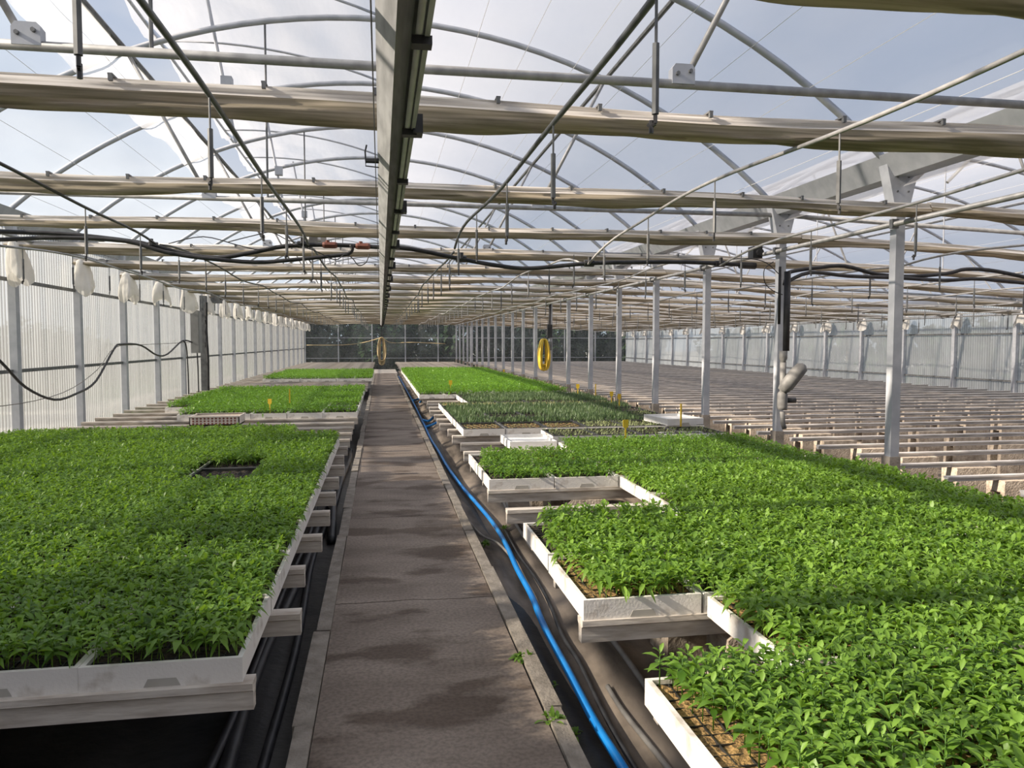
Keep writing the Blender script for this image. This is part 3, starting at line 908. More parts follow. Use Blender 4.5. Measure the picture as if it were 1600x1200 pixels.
# ------------------------------------------------------------------ bench rails on concrete blocks
TZ = 0.42
def rail_prof(y):
    return [(y - .038, TZ), (y - .038, TZ - .022), (y - .024, TZ - .030), (y - .020, TZ - .092), (y + .020, TZ - .092), (y + .024, TZ - .030), (y + .038, TZ - .022), (y + .038, TZ)]
rl = MB().prism(rail_prof(0), -4.02, -.35, 'x').mesh('bench_rail', rail_conc)
rr = MB().prism(rail_prof(0), .80, 4.02, 'x').mesh('bench_rail', rail_conc)
rr2 = MB().prism([(-.03, TZ), (-.03, TZ - .014), (-.018, TZ - .018), (-.016, TZ - .042), (.016, TZ - .042), (.018, TZ - .018), (.03, TZ - .014), (.03, TZ)], 4.55, 13.9, 'x').mesh('bench_rail', rail_grey)
blk = MB()
def hollow_block(lx, ly, lz):
    """block with one square opening right through along x"""
    x0, x1, y0, y1 = -lx / 2, lx / 2, -ly / 2, ly / 2
    h0, h1, a0, a1 = lz * .30, lz * .78, -ly * .27, ly * .27
    v = []
    for x in (x0, x1):
        v += [(x, y0, 0), (x, y1, 0), (x, y1, lz), (x, y0, lz), (x, a0, h0), (x, a1, h0), (x, a1, h1), (x, a0, h1)]
    f = []
    for k in range(4):
        n = (k + 1) % 4
        f.append((k, k + 4, n + 4, n))
        f.append((8 + k, 8 + n, 12 + n, 12 + k))
        f.append((k, n, 8 + n, 8 + k))
        f.append((4 + k, 12 + k, 12 + n, 4 + n))
    return MB().add(v, f)
b_hollow = hollow_block(.40, .20, TZ - .042 + .06).mesh('concrete_block', block_mat)
b_solid = MB().prism([(-.16, 0), (.16, 0), (.15, TZ - .034 - .025), (.12, TZ - .034), (-.12, TZ - .034), (-.15, TZ - .034 - .025)], -.11, .11, 'y').mesh('concrete_block', block_mat)
NB = 0
far_blocks = MB()
def block(x, y, lab, hollow=True, rz=0.0):
    global NB
    NB += 1
    o = put('concrete_block', b_hollow if hollow else b_solid, None, (x, y, -.06), rz)
    tag(o, lab, 'block', 'concrete blocks under the bench rails')
PITCH = .64
left_y = [2.52 + .62 * i for i in range(66)]
for i, y in enumerate(left_y):
    o = put('bench_rail', rl, None, (-.06 if i == 0 else random.uniform(-.03, .03), y, 0))
    tag(o, f'concrete bench rail beside the path near the white corrugated wall, {nth(i)} from the camera', 'bench rail', 'rails between path and white wall')
    if i < 12:
        block(-1.95, y, f'concrete block under the {nth(i)} rail on the white wall side, near the path', False)
        block(-3.4, y, f'concrete block under the {nth(i)} rail on the white wall side, near the wall', False)
    else:
        for x in (-1.95, -3.4):
            far_blocks.box(x - .2, x + .2, y - .1, y + .1, -.1, TZ - .09)
right_y = [1.56 + .665 * i for i in range(63)]
for i, y in enumerate(right_y):
    o = put('bench_rail', rr, None, (random.uniform(-.04, .04), y - .02, 0))
    tag(o, f'concrete bench rail between the blue hose and the posts, {nth(i)} from the camera', 'bench rail', 'rails between hose and posts')
    if i < 13:
        block(1.52, y + .05, f'concrete block under the {nth(i)} rail beyond the blue hose, path end', False, .1 * math.sin(i * 3))
        block(3.3, y, f'concrete block under the {nth(i)} rail beyond the blue hose, post end', False)
    else:
        for x in (1.5, 3.3):
            far_blocks.box(x - .2, x + .2, y - .1, y + .1, -.1, TZ - .09)
bay_y = [4.2 + .64 * i for i in range(61)]
for i, y in enumerate(bay_y):
    o = put('bench_rail', rr2, None, (random.uniform(-.06, .06), y, random.uniform(-.004, .0)))
    tag(o, f'bare grey bench rail in the empty bay, {nth(i)} from the camera', 'bench rail', 'rails in the empty bay')
    for j, x in enumerate((5.2, 6.9, 8.6, 10.3, 12.0) if i < 22 else (5.4, 8.6, 11.8)):
        if i < 59:
            block(x + random.uniform(-.06, .06), y + random.uniform(-.03, .03), f'hollow concrete block under the {nth(i)} rail of the empty bay, {nth(j)} from the posts', True, random.uniform(-.08, .08))
        else:
            far_blocks.box(x - .2, x + .2, y - .1, y + .1, -.1, TZ - .09)
fb = far_blocks.build('concrete_blocks', block_mat)
tag(fb, 'concrete blocks hidden under the distant seedling benches', 'block', None, 'stuff')

# ------------------------------------------------------------------ trays
TW, TL, TH_ = .484, .634, .080
def tray_body(lx=TW, ly=TL, h=TH_):
    t = .016
    mb = MB()
    o = [(0, 0), (lx, 0), (lx, ly), (0, ly)]
    i_ = [(t, t), (lx - t, t), (lx - t, ly - t), (t, ly - t)]
    v = [(x, y, 0) for x, y in o] + [(x, y, h) for x, y in o] + [(x, y, h) for x, y in i_] + [(x, y, h - .03) for x, y in i_]
    f = [(3, 2, 1, 0)]
    for k in range(4):
        n = (k + 1) % 4
        f += [(k, n, n + 4, k + 4), (k + 4, n + 4, n + 8, k + 8), (k + 8, n + 8, n + 12, k + 12)]
    f.append((12, 13, 14, 15))
    mb.add(v, f)
    return mb
def notch():
    # hand hold: thin trapezoid plate low on the short ends, recess shade painted in grey
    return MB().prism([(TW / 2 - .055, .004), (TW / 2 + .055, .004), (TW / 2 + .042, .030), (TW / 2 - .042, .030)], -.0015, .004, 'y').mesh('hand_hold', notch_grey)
def cells(nx=9, ny=12):
    mb = MB()
    x0, y0 = .017, .017
    w, l = TW - .034, TL - .034
    z = TH_ - .014
    bar = .0028
    for i in range(nx + 1):
        x = x0 + w * i / nx
        mb.box(x - bar / 2, x + bar / 2, y0, y0 + l, TH_ - .03, z)
    for j in range(ny + 1):
        y = y0 + l * j / ny
        mb.box(x0, x0 + w, y - bar / 2, y + bar / 2, TH_ - .03, z)
    return mb.mesh('cell_grid', cell_black)
def soil_mesh(m):
    n = 18
    return MB().grid(lambda u, v: (.017 + u * (TW - .034), .017 + v * (TL - .034), TH_ - .017 + .004 * wob(u * 37 + v * 11, 1, 1, 2.3) + .003 * wob(v * 41, 4, 1, 1.9)), n, n).mesh('soil', m, True)
tb = tray_body().mesh('tray_body', tray_white)
tb_clean = tray_body().mesh('tray_body', tray_clean)
nt_me, cell_me = notch(), cells()
soil_d, soil_g = soil_mesh(soil), soil_mesh(soil_gold)

def liner():
    z0, z1, t, e = TH_ - .01, TH_ + .006, .024, .003
    mb = MB()
    mb.box(e, TW - e, e, t, z0, z1); mb.box(e, TW - e, TL - t, TL - e, z0, z1); mb.box(e, t, t, TL - t, z0, z1); mb.box(TW - t, TW - e, t, TL - t, z0, z1)
    return mb.mesh('black_liner', cell_black)
liner_me = liner()

def tray(x, y, label, group, s=None, clean=False, z=TZ, rz=0.0, cellgrid=True, cat='tray'):
    t = empty('seedling_tray', (x + random.uniform(-.003, .003), y + random.uniform(-.006, .006), z))
    if rz:
        t.rotation_euler = (0, 0, rz)
    tag(t, label, cat, group)
    b = put('tray_body', tb_clean if clean else tb, t)
    put('hand_hold', nt_me, b)
    put('hand_hold', nt_me, b, (0, TL - .0025, 0))
    if s is not None:
        put('soil', s, t)
    if cellgrid:
        put('cell_grid', cell_me, t)
    return t

BEDS = {}          # bed -> list of (x0, y0, kind)
def bed(name, x_edge, sgn, ncol, y0, pitch, rows, skip, where, make=None, s=soil):
    L = []
    for r in rows:
        for c in range(ncol):
            if (c, r) in skip:
                continue
            xa = x_edge + sgn * .49 * c
            x0 = xa if sgn > 0 else xa - TW
            L.append((x0, y0 + pitch * r, c, r))
    BEDS[name] = L
    return L

r0min = -3
# L1
L1 = bed('L1', -.44, -1, 7, 2.50, .64, range(10), {(0, 9)}, '')
for x, y, c, r in L1:
    e = (c, r) == (1, 5)
    t_ = tray(x, y, 'white foam tray with a bare unplanted patch inside the big bed near the white wall' if e else
         f'white foam tray in large bed, {nth(r)} row, {nth(c)} from the path', 'trays of the large bed beside the path', soil_d)
    if e or (c, r) == (1, 6):
        put('black_liner', liner_me, t_)
# R1
sk = {(0, -1)} | {(c, r) for c in (0, 1) for r in (2, 3)} | {(0, 6), (1, 6)}
R1 = bed('R1', .77, 1, 6, 2.84, .665, range(-3, 7), sk, '')
for x, y, c, r in R1:
    tray(x, y, f'white foam tray beyond the blue hose, {nth(r + 3)} row, {nth(c)} from the hose', 'trays of the bed beyond the blue hose',
         soil_g if (r < 0 or (c + r) % 3 == 0) else soil_d)
# L2, L3
L2 = bed('L2', -.34, -1, 6, 11.20, .64, range(9), {(5, 0), (0, 1), (5, 1)}, '')
for x, y, c, r in L2:
    tray(x, y, f'white foam tray in second wall-side bed, {nth(r)} row, {nth(c)} from the path', 'trays of the second bed on the wall side', soil_d, cellgrid=False)
tray(-.34 - TW, 11.86, 'clean white empty foam tray at the corner of the second bed', None, None, True, cellgrid=True)
L3 = bed('L3', -.24, -1, 6, 21.7, .64, range(9), set(), '')
hidden = MB()
for x, y, c, r in L3:
    if r == 0 or c == 0:
        tray(x, y, f'white foam tray edging small distant bed, {nth(r)} row, {nth(c)} from the path', 'trays edging the small distant bed', soil_d, cellgrid=False)
    else:
        hidden.box(x, x + TW, y, y + TL, TZ, TZ + .065)
# R2 : mixed bed of leeks and bare trays
R2 = bed('R2', .93, 1, 6, 8.76, .655, range(0, 9), {(0, 6), (0, 7), (0, 8)}, '')
for x, y, c, r in R2:
    gold = (r == 0 and c < 3) or (r == 5)
    t_ = tray(x, y, f'white foam tray in mixed sprout bed, {nth(r)} row, {nth(c)} from the hose', 'trays of the mixed bed', soil_g if gold else soil_d, cellgrid=(r < 3))
    put('black_liner', liner_me, t_)
R2b = [(1.80 + .49 * c, 7.95, c, -1) for c in range(4)]
BEDS['R2b'] = R2b
for x, y, c, r in R2b:
    t_ = tray(x, y, f'white foam tray of sparse sprouts behind the green bed, {nth(c)} tray in its row', 'trays of sparse sprouts', soil_d)
    put('black_liner', liner_me, t_)
R3 = bed('R3', .72, 1, 6, 14.75, .655, range(0, 20), set(), '')
for x, y, c, r in R3:
    if r == 0 or c == 0:
        tray(x, y, f'white foam tray edging lime green bed, {nth(r)} row, {nth(c)} from the hose', 'trays edging the lime green bed', soil_d, cellgrid=False)
    else:
        hidden.box(x, x + TW, y, y + TL, TZ, TZ + .065)
hd = hidden.build('seedling_trays', tray_white)
tag(hd, 'white foam trays covered by the dense plants of the distant beds', 'tray', None, 'stuff')
# loose empty trays
tray(1.27, 7.56, 'clean white empty foam tray standing behind the hose side of the green bed', None, None, True, cellgrid=False)
tray(3.05, 6.9 + .62, 'clean white empty foam tray beside the second steel post', None, None, True, cellgrid=False)
tray(3.38, 8.72, 'clean white empty foam tray beside the mixed bed of sprouts', None, None, True, z=TZ + .082, rz=.12, cellgrid=False)
# crate
cr = empty('crate', (-2.45, 10.45, TZ))
tag(cr, 'cream plastic crate with round holes standing on the bare rails', 'crate')
mb = MB(); mb.box(0, .62, 0, .42, 0, .015); mb.box(0, .62, 0, .012, .0, .12); mb.box(0, .62, .408, .42, 0, .12); mb.box(0, .012, 0, .42, 0, .12); mb.box(.608, .62, 0, .42, 0, .12); mb.box(-.012, .632, -.012, .012, .11, .125); mb.box(-.012, .632, .408, .432, .11, .125)
mb.build('crate_body', crate_mat, cr)
hm = MB().tube([(0, -.003, 0), (0, .0, 0)], .013, 8).mesh('hole', red_brown)
for i in range(12):
    for j in range(3):
        put('hole', hm, cr, (.05 + i * .047, 0, .025 + j * .033))

# ------------------------------------------------------------------ seedlings
ROWS = np.array([0., .30, .62, .86, 1.0])
WID = np.array([.0, .80, 1.0, .50, .0])
def leaf_template(full=True):
    """unit leaf along +x: verts as (s, side, width) ; faces"""
    if full:
        s = [0, .22, .22, .22, .50, .50, .50, .78, .78, .78, 1]
        d = [0, -1, 0, 1, -1, 0, 1, -1, 0, 1, 0]
        w = [0, .72, 0, .72, 1, 0, 1, .50, 0, .50, 0]
        tri = [(0, 1, 2), (0, 2, 3), (7, 10, 8), (8, 10, 9)]
        quad = [(1, 4, 5, 2), (2, 5, 6, 3), (4, 7, 8, 5), (5, 8, 9, 6)]
    else:
        s = [0, .5, .5, .5, 1]
        d = [0, -1, 0, 1, 0]
        w = [0, 1, 0, 1, 0]
        tri = [(0, 1, 2), (0, 2, 3), (1, 4, 2), (2, 4, 3)]
        quad = []
    return np.array(s), np.array(d, float), np.array(w), np.array(tri), np.array(quad).reshape(-1, 4)

def leaves_np(base, az, el, ln, wd, curl, fold, full=True):
    """all arrays (n,). returns V (n*k,3), tri, quad"""
    s, d, w, tri, quad = leaf_template(full)
    n, k = len(az), len(s)
    L = ln[:, None]
    r = L * s * np.cos(el)[:, None]
    z = L * s * np.sin(el)[:, None] - curl[:, None] * L * s ** 2
    side = d * w * wd[:, None] / 2
    z = z + np.abs(side) * fold[:, None]
    ca, sa = np.cos(az)[:, None], np.sin(az)[:, None]
    X = base[:, 0:1] + r * ca - side * sa
    Y = base[:, 1:2] + r * sa + side * ca
    Z = base[:, 2:3] + z
    V = np.stack([X, Y, Z], -1).reshape(-1, 3)
    off = (np.arange(n) * k)[:, None, None]
    T = (tri[None] + off).reshape(-1, 3)
    Q = (quad[None] + off).reshape(-1, 4) if len(quad) else np.zeros((0, 4), int)
    return V, T, Q, k

def stems_np(p0, p1, r):
    n = len(p0)
    V = []
    for pt, rr in ((p0, r), (p1, r * .7)):
        for a in (0, 2.094, 4.189):
            V.append(pt + np.stack([np.cos(a) * np.ones(n) * rr, np.sin(a) * np.ones(n) * rr, np.zeros(n)], -1))
    V = np.stack(V, 1).reshape(-1, 3)
    q = np.array([(0, 1, 4, 3), (1, 2, 5, 4), (2, 0, 3, 5)])
    off = (np.arange(n) * 6)[:, None, None]
    return V, (q[None] + off).reshape(-1, 4)

def plant_params(P, hh, big, nl=7):
    """positions P (n,3), heights hh (n,) -> leaf arrays"""
    n = len(P)
    tilt = rng.normal(0, .10, (n, 2))
    top = P + np.stack([tilt[:, 0] * hh, tilt[:, 1] * hh, hh * .80], -1)
    az0 = rng.uniform(0, 2 * PI, n)
    out = []
    for k in range(nl):
        t = k / max(1, nl - 1)                       # 0 lowest leaf .. 1 top leaf
        f = .50 + .50 * t
        base = P + (top - P) * f
        az = az0 + k * 2.4 + rng.normal(0, .35, n)
        el = rng.normal(.10 + .75 * t, .33, n)
        ln = big * (.70 + .42 * math.sin(PI * min(1, t * .9 + .15))) * rng.uniform(.75, 1.2, n)
        wd = ln * (.38 + .06 * t) * rng.uniform(.85, 1.15, n)
        curl = rng.uniform(.1, .85, n)
        fold = rng.uniform(.15, .9, n)
        out.append((base, az, el, ln, wd, curl, fold))
    return top, out

def plants_mesh(name, P, hh, big, mat, nl=9, full=True, stems=True):
    top, lv = plant_params(P, hh, big, nl)
    Vs, Fs3, Fs4, tint = [], [], [], []
    o = 0
    pt = rng.uniform(0, .45, len(P))
    for a in lv:
        V, T, Q, k = leaves_np(*a, full=full)
        Vs.append(V); Fs3.append(T + o)
        if len(Q): Fs4.append(Q + o)
        tint.append(np.repeat(np.clip(pt + rng.uniform(0, .4, len(P)), 0, 1), k))
        o += len(V)
    if stems:
        V, Q = stems_np(P - np.array([0, 0, .01]), top, .0016)
        Vs.append(V); Fs4.append(Q + o); tint.append(np.full(len(V), .75)); o += len(V)
    fl = [np.concatenate(Fs3)] + ([np.concatenate(Fs4)] if Fs4 else [])
    return np_mesh(name, np.concatenate(Vs), fl, mat, np.concatenate(tint))

SZ = TZ + TH_ - .016
def bed_points(L, nx, ny, drop=.02, jit=.008):
    pts = []
    for x0, y0, c, r in L:
        gx, gy = np.meshgrid((np.arange(nx) + .5) / nx, (np.arange(ny) + .5) / ny)
        x = x0 + .008 + gx.ravel() * (TW - .016) + rng.normal(0, jit, nx * ny)
        y = y0 + .008 + gy.ravel() * (TL - .016) + rng.normal(0, jit, nx * ny)
        keep = rng.uniform(size=nx * ny) > drop
        pts.append(np.stack([x[keep], y[keep], np.full(keep.sum(), SZ)], -1))
    return np.concatenate(pts)

def heights(P, h, var=.10, amp=.08):
    g = 1 + amp * (np.sin(P[:, 0] * 3.1 + P[:, 1] * 1.3) + np.sin(P[:, 1] * 2.7 - P[:, 0] * 1.9)) / 2
    return h * g * rng.normal(1, var, len(P))

# bed L1
P = bed_points([t for t in L1 if (t[2], t[3]) != (1, 5)], 11, 14)
P = P[~((P[:, 0] > -1.42) & (P[:, 0] < -.92) & (P[:, 1] > 5.6) & (P[:, 1] < 6.55 + .06 * np.sin(P[:, 0] * 30)))]
o = put('broad_leaved_seedlings', plants_mesh('seedlings', P, heights(P, .112), .048, leaf_pepper))
tag(o, 'dense broad-leaved green seedlings filling the large bed between path and white wall', 'seedlings', None, 'stuff')

# bed R1 : the nearest 300 stand as plants of their own
P = bed_points(R1, 11, 14)
P = P[P[:, 0] > .77 + .055 + .03 * np.sin(P[:, 1] * 5)]
hR = heights(P, .122) * np.where(P[:, 1] > 5.4, .72, 1.0)
bigR = .055
fx, fy = math.sin(YAW), math.cos(YAW)
dep = P[:, 0] * fx + P[:, 1] * fy
lat = P[:, 0] * fy - P[:, 1] * fx
py = 600 + F * (H - (P[:, 2] + .1)) / np.maximum(dep, .1) - 66
px = 800 + F * lat / np.maximum(dep, .1)
inview = (px > 0) & (px < 1600) & (py < 1225) & (dep > .4)
score = np.where(inview, dep, 99)
near = np.argsort(score)[:300]
mask = np.ones(len(P), bool); mask[near] = False
far5 = mask & (P[:, 1] > 5.4)
mid = mask & ~far5
o = put('broad_leaved_seedlings', plants_mesh('seedlings', P[mid], hR[mid], bigR, leaf_pepper))
tag(o, 'dense broad-leaved green seedlings filling the bed between blue hose and steel posts', 'seedlings', None, 'stuff')
o = put('fine_seedlings', plants_mesh('seedlings', P[far5], hR[far5], .044, leaf_fine, 7))
tag(o, 'shorter fine green seedlings at the back of the bed beyond the hose', 'seedlings', None, 'stuff')
# individual plants: shared leaf and stem meshes
leaf_protos = []
for k in range(8):
    V, T, Q, kk = leaves_np(np.zeros((1, 3)), np.zeros(1), np.array([.05 + .13 * k]), np.array([1.0]), np.array([.34 + .02 * (k % 3)]), np.array([.15 + .08 * ((k * 3) % 7)]), np.array([.2 + .09 * k]))
    leaf_protos.append(np_mesh('leaf', V, [T, Q], leaf_pepper, np.full(len(V), .12 + .07 * k)))
stem_p = MB().tube([(0, 0, -.01), (.004, .003, .4), (0, 0, .82)], [.016, .014, .010], 5).mesh('stem', leaf_fine, True)
for i in near:
    h = float(hR[i])
    e = empty('broad_leaved_seedling', tuple(P[i]))
    tag(e, 'single young broad-leaved seedling in the closest trays beside the blue hose', 'seedling', 'closest seedlings beyond the blue hose')
    put('stem', stem_p, e, (0, 0, 0), scale=(h, h, h))
    a0 = random.uniform(0, 6.28)
    for k in range(9):
        t = k / 8
        s = bigR * (.70 + .42 * math.sin(PI * min(1, t * .9 + .15))) * random.uniform(.78, 1.2)
        j = min(7, max(0, int(t * 6 + random.uniform(-1, 2))))
        put('leaf', leaf_protos[j], e, (0, 0, h * .82 * (.5 + .5 * t)), a0 + k * 2.4 + random.uniform(-.35, .35), (s, s * random.uniform(.9, 1.2), s))

# beds L2, L3, R3
for nm, L, h, big, mat, nx, ny, lab in (
        ('L2', L2, .11, .060, leaf_lime, 8, 11, 'bright green seedlings of the second bed beside the white wall'),
        ('L3', L3, .11, .065, leaf_lime, 7, 9, 'green seedlings of the small distant bed by the white wall'),
        ('R3', R3, .14, .065, leaf_lime, 8, 10, 'lime green seedlings of the long distant bed beyond the hose')):
    P = bed_points(L, nx, ny)
    o = put('seedlings', plants_mesh('seedlings', P, heights(P, h, .10, .12), big, mat, 5, False, True))
    tag(o, lab, 'seedlings', None, 'stuff')

# mixed bed: narrow upright blades, sparse pale sprouts
def blades(P, hh, mat, nb=4, wd=.006, lean=.25):
    n = len(P)
    Vs, T_, ti = [], [], []
    o = 0
    for k in range(nb):
        az = rng.uniform(0, 2 * PI, n)
        V, T, Q, kk = leaves_np(P, az, rng.normal(PI / 2 - lean, .15, n), hh * rng.uniform(.7, 1.15, n), np.full(n, wd), rng.uniform(0, .2, n), np.full(n, .3), False)
        Vs.append(V); T_.append(T + o); o += len(V); ti.append(np.repeat(rng.uniform(0, 1, n), kk))
    return np_mesh('blades', np.concatenate(Vs), [np.concatenate(T_)], mat, np.concatenate(ti))
leek = [t for t in R2 if t[3] in (1, 2, 3, 4) or (t[3] in (6, 7, 8))]
leek = [t for t in leek if not (t[3] in (1, 2) and t[2] >= 5)]
P = bed_points(leek, 12, 15)
P = P[(np.sin(P[:, 0] * 2.3 + P[:, 1] * 1.9) + np.sin(P[:, 1] * 3.1 - P[:, 0] * 1.1) + rng.normal(0, .5, len(P))) > -1.1]
o = put('narrow_leaved_sprouts', blades(P, heights(P, .085, .18), leaf_leek, 4, .009))
tag(o, 'bluish green narrow-leaved sprouts of the mixed bed', 'seedlings', None, 'stuff')
sp = [t for t in R2 if t[3] == 0 and t[2] > 2] + R2b + [t for t in R2 if t[3] == 5] + [t for t in R2 if t[3] in (1, 2) and t[2] >= 5]
P = bed_points(sp, 10, 13, .25)
o = put('sparse_sprouts', blades(P, heights(P, .05), leaf_pale, 3, .008, .6))
tag(o, 'pale sparse sprouts in the brown trays of the mixed bed', 'seedlings', None, 'stuff')
P = bed_points([t for t in R2 if t[3] == 0 and t[2] <= 2], 12, 15, .5)
o = put('short_sprouts', blades(P, heights(P, .025), leaf_pale, 2, .005, .5))
tag(o, 'tiny sprouts on the golden trays at the front of the mixed bed', 'seedlings', None, 'stuff')

# ------------------------------------------------------------------ plant tags
tag_me = MB().prism([(-.008, 0), (.008, 0), (.008, .16), (.03, .18), (.03, .25), (-.03, .25), (-.03, .18), (-.008, .16)], -.0015, .0015, 'y').mesh('tag', tag_yellow)
stake_me = MB().box(-.010, .010, -.004, .004, 0, .30).mesh('stake', tag_yellow)
for x, y, m, nm, lab, s in ((2.42, 7.38, tag_me, 'plant_tag', 'yellow paddle tag standing at the back of the green bed', 1.0),
                            (3.50, 8.6, stake_me, 'plant_stake', 'tall yellow stake beside the second steel post', 1.0),
                            (3.60, 11.3, tag_me, 'plant_tag', 'yellow tag at the post side of the mixed bed, in front', .95),
                            (3.66, 11.9, tag_me, 'plant_tag', 'yellow tag at the post side of the mixed bed, behind another', .95),
                            (3.62, 13.9, tag_me, 'plant_tag', 'pale yellow tag where the lime green bed begins', 1.0),
                            (3.85, 13.5, stake_me, 'plant_stake', 'thin yellow stake between mixed bed and lime green bed', .9),
                            (1.36, 15.2, tag_me, 'plant_tag', 'yellow tag at the front corner of the lime green bed', 1.1),
                            (3.6, 22.5, tag_me, 'plant_tag', 'small yellow tag far along the lime green bed', .9),
                            (-1.56, 11.3, tag_me, 'plant_tag', 'yellow tag at the front of the second wall side bed', .9),
                            (-1.41, 12.4, stake_me, 'plant_stake', 'thin orange stake inside the second wall side bed', 1.0)):
    o = put(nm, m, None, (x, y, SZ - .01), random.uniform(-.3, .3), (s, s, s))
    tag(o, lab, 'tag')

# ------------------------------------------------------------------ hoses on the ground
bl = [(.86, .5), (.88, 1.6), (.87, 2.58), (.86, 2.99), (.87, 3.47), (.88, 4.11), (.91, 4.61), (.92, 5.17), (.95, 5.88), (.95, 6.55), (.91, 7.38), (.86, 8.26), (.82, 9.6), (.81, 11.09), (.79, 12.66), (.81, 15.34), (.83, 20.5), (.82, 30.9), (.8, 36)]
def gz(x, y): return max(zr(x, y), -.10)
hose('garden_hose', [(x, y, gz(x, y) + .03) for x, y in bl], .019, hose_blue, 'bright blue garden hose snaking along the path edge', k=6, n=10)
hose('drip_pipe', [(x, y, gz(x, y) + .02) for x, y in [(.93, 1.2), (.92, 2.59), (.92, 2.9), (.93, 3.18), (.95, 3.6), (.95, 3.95), (.99, 4.47), (1.01, 5.0), (1.0, 5.6), (1.02, 6.4)]], .012, black_rubber, 'thin dark pipe lying against the blue hose', 'pipe')
hose('drip_pipe', [(x, y, gz(x, y) + .025) for x, y in [(1.13, 3.12), (1.14, 3.42), (1.14, 3.74), (1.12, 3.97), (1.12, 4.23), (1.13, 4.7), (1.1, 5.14), (1.11, 6.06), (1.12, 6.91), (1.17, 7.84)]], .014, hose_grey, 'grey pipe running under the edge of the foam trays', 'pipe')
hose('drip_pipe', [(x, y, gz(x, y) + .02) for x, y in [(1.04, 2.2), (1.02, 2.7), (1.0, 3.05), (1.0, 3.28)]], .012, hose_grey, 'short cut grey pipe on the muddy fabric', 'pipe')
hose('drip_pipe', [(x, y, gz(x, y) + .02) for x, y in [(.74, 6.9), (.80, 6.2), (.90, 5.9), (.94, 5.4)]], .010, hose_grey, 'thin grey pipe slipping under the blue hose', 'pipe')
hose('drip_pipe', [(x, y, gz(x, y) + .03) for x, y in [(1.2, 5.9), (1.12, 6.5), (1.15, 7.0), (1.25, 7.3)]], .011, hose_grey, 'coiled grey pipe beside the gap in the green bed', 'pipe')
for i, pts in enumerate(([(.83, 15.6), (.95, 15.4), (1.1, 15.9), (1.16, 15.2)], [(.82, 14.3), (.95, 14.6), (1.16, 14.9)], [(.84, 20.9), (1.0, 21.3), (1.15, 21.1), (1.0, 20.2)])):
    hose('garden_hose', [(x, y, gz(x, y) + .03) for x, y in pts], .024, hose_blue, ['loose blue hose piece beside the lime green bed front', 'short blue hose piece nearest the mixed bed', 'distant blue hose loop along the lime green bed'][i])
for i, (dx, r) in enumerate(((-.46, .022), (-.55, .03), (-.62, .018))):
    hose('drain_pipe', [(dx + .03 * wob(y, i, .8, 1.9), y, -.085 + .02 * i) for y in np.arange(1.5, 12, .5)], r, black_rubber,
         ['black pipe lying along the kerb beside the large bed', 'thick black pipe under the rail ends of the large bed', 'thin black pipe under the large bed'][i], 'pipe')
hose('drain_elbow', [(-.40, 6.2, -.09), (-.42, 6.6, -.04), (-.44, 7.0, .03), (-.47, 7.3, .01), (-.5, 7.7, -.06)], .035, black_rubber, 'raised black elbow pipe beside the kerb', 'pipe')

# yellow hose hanks
def hank(name, c, w, h, n, m, lab, r=.016, seed=1):
    e = empty(name, c)
    tag(e, lab, 'hose')
    rr_ = random.Random(seed)
    for k in range(n):
        ww, hh = w * rr_.uniform(.35, 1.0), h * rr_.uniform(.80, 1.0)
        yo = rr_.uniform(-.06, .06)
        pts = []
        for t in range(25):
            a = 2 * PI * t / 24
            sn = math.sin(a)
            pts.append((ww / 2 * math.copysign(abs(sn) ** .55, sn) * (1 - .3 * max(0, math.cos(a))), yo + .02 * math.sin(a * 2 + k), -hh / 2 + hh / 2 * math.cos(a)))
        MB().tube(pts, r, 6, False).build('hose_loop', m, e, smooth=True)
    return e
hank('hose_hank', (.05, 37.45, 1.74), .44, 1.38, 7, hose_tan, 'looped tan hose hanging from the far end of the overhead rail', .022)
hk = hank('hose_hank', (4.06, 18.98, 1.58), .30, .80, 14, hose_yellow, 'bundle of bright yellow hose hanging on a steel post', .02, 5)
MB().tube([(.16, .06, .03), (.0, .0, .03), (-.02, 0, -.02), (-.02, 0, .04)], .012, 6).build('hook', dark_steel, hk)
jb = empty('junction_box', (4.2, 18.99, 1.0))
tag(jb, 'dark junction box and riser cable on the steel post with the yellow hose', 'box')
MB().box(-.06, .06, -.08, .03, .62, .95).build('box_body', black_plastic, jb)
MB().box(-.05, .05, -.07, .03, .30, .52).build('lower_box', filter_grey, jb)
MB().tube([(.0, -.01, .9), (.02, -.01, 1.5)], .03, 7).build('riser_cable', black_rubber, jb)
hose('drip_pipe', [(-4.0, Y1 - .3, 1.35), (-2.0, Y1 - .3, 1.36), (-.9, Y1 - .4, 1.5), (0, 37, 1.72)], .018, hose_tan, 'tan hose strung from the hanging hank to the wall side', 'hose')
hose('drip_pipe', [(.1, 37, 1.72), (.6, Y1 - .4, 1.48), (1.8, Y1 - .3, 1.5), (3.6, Y1 - .3, 1.42)], .018, hose_tan, 'tan hose strung from the hanging hank towards the posts', 'hose')

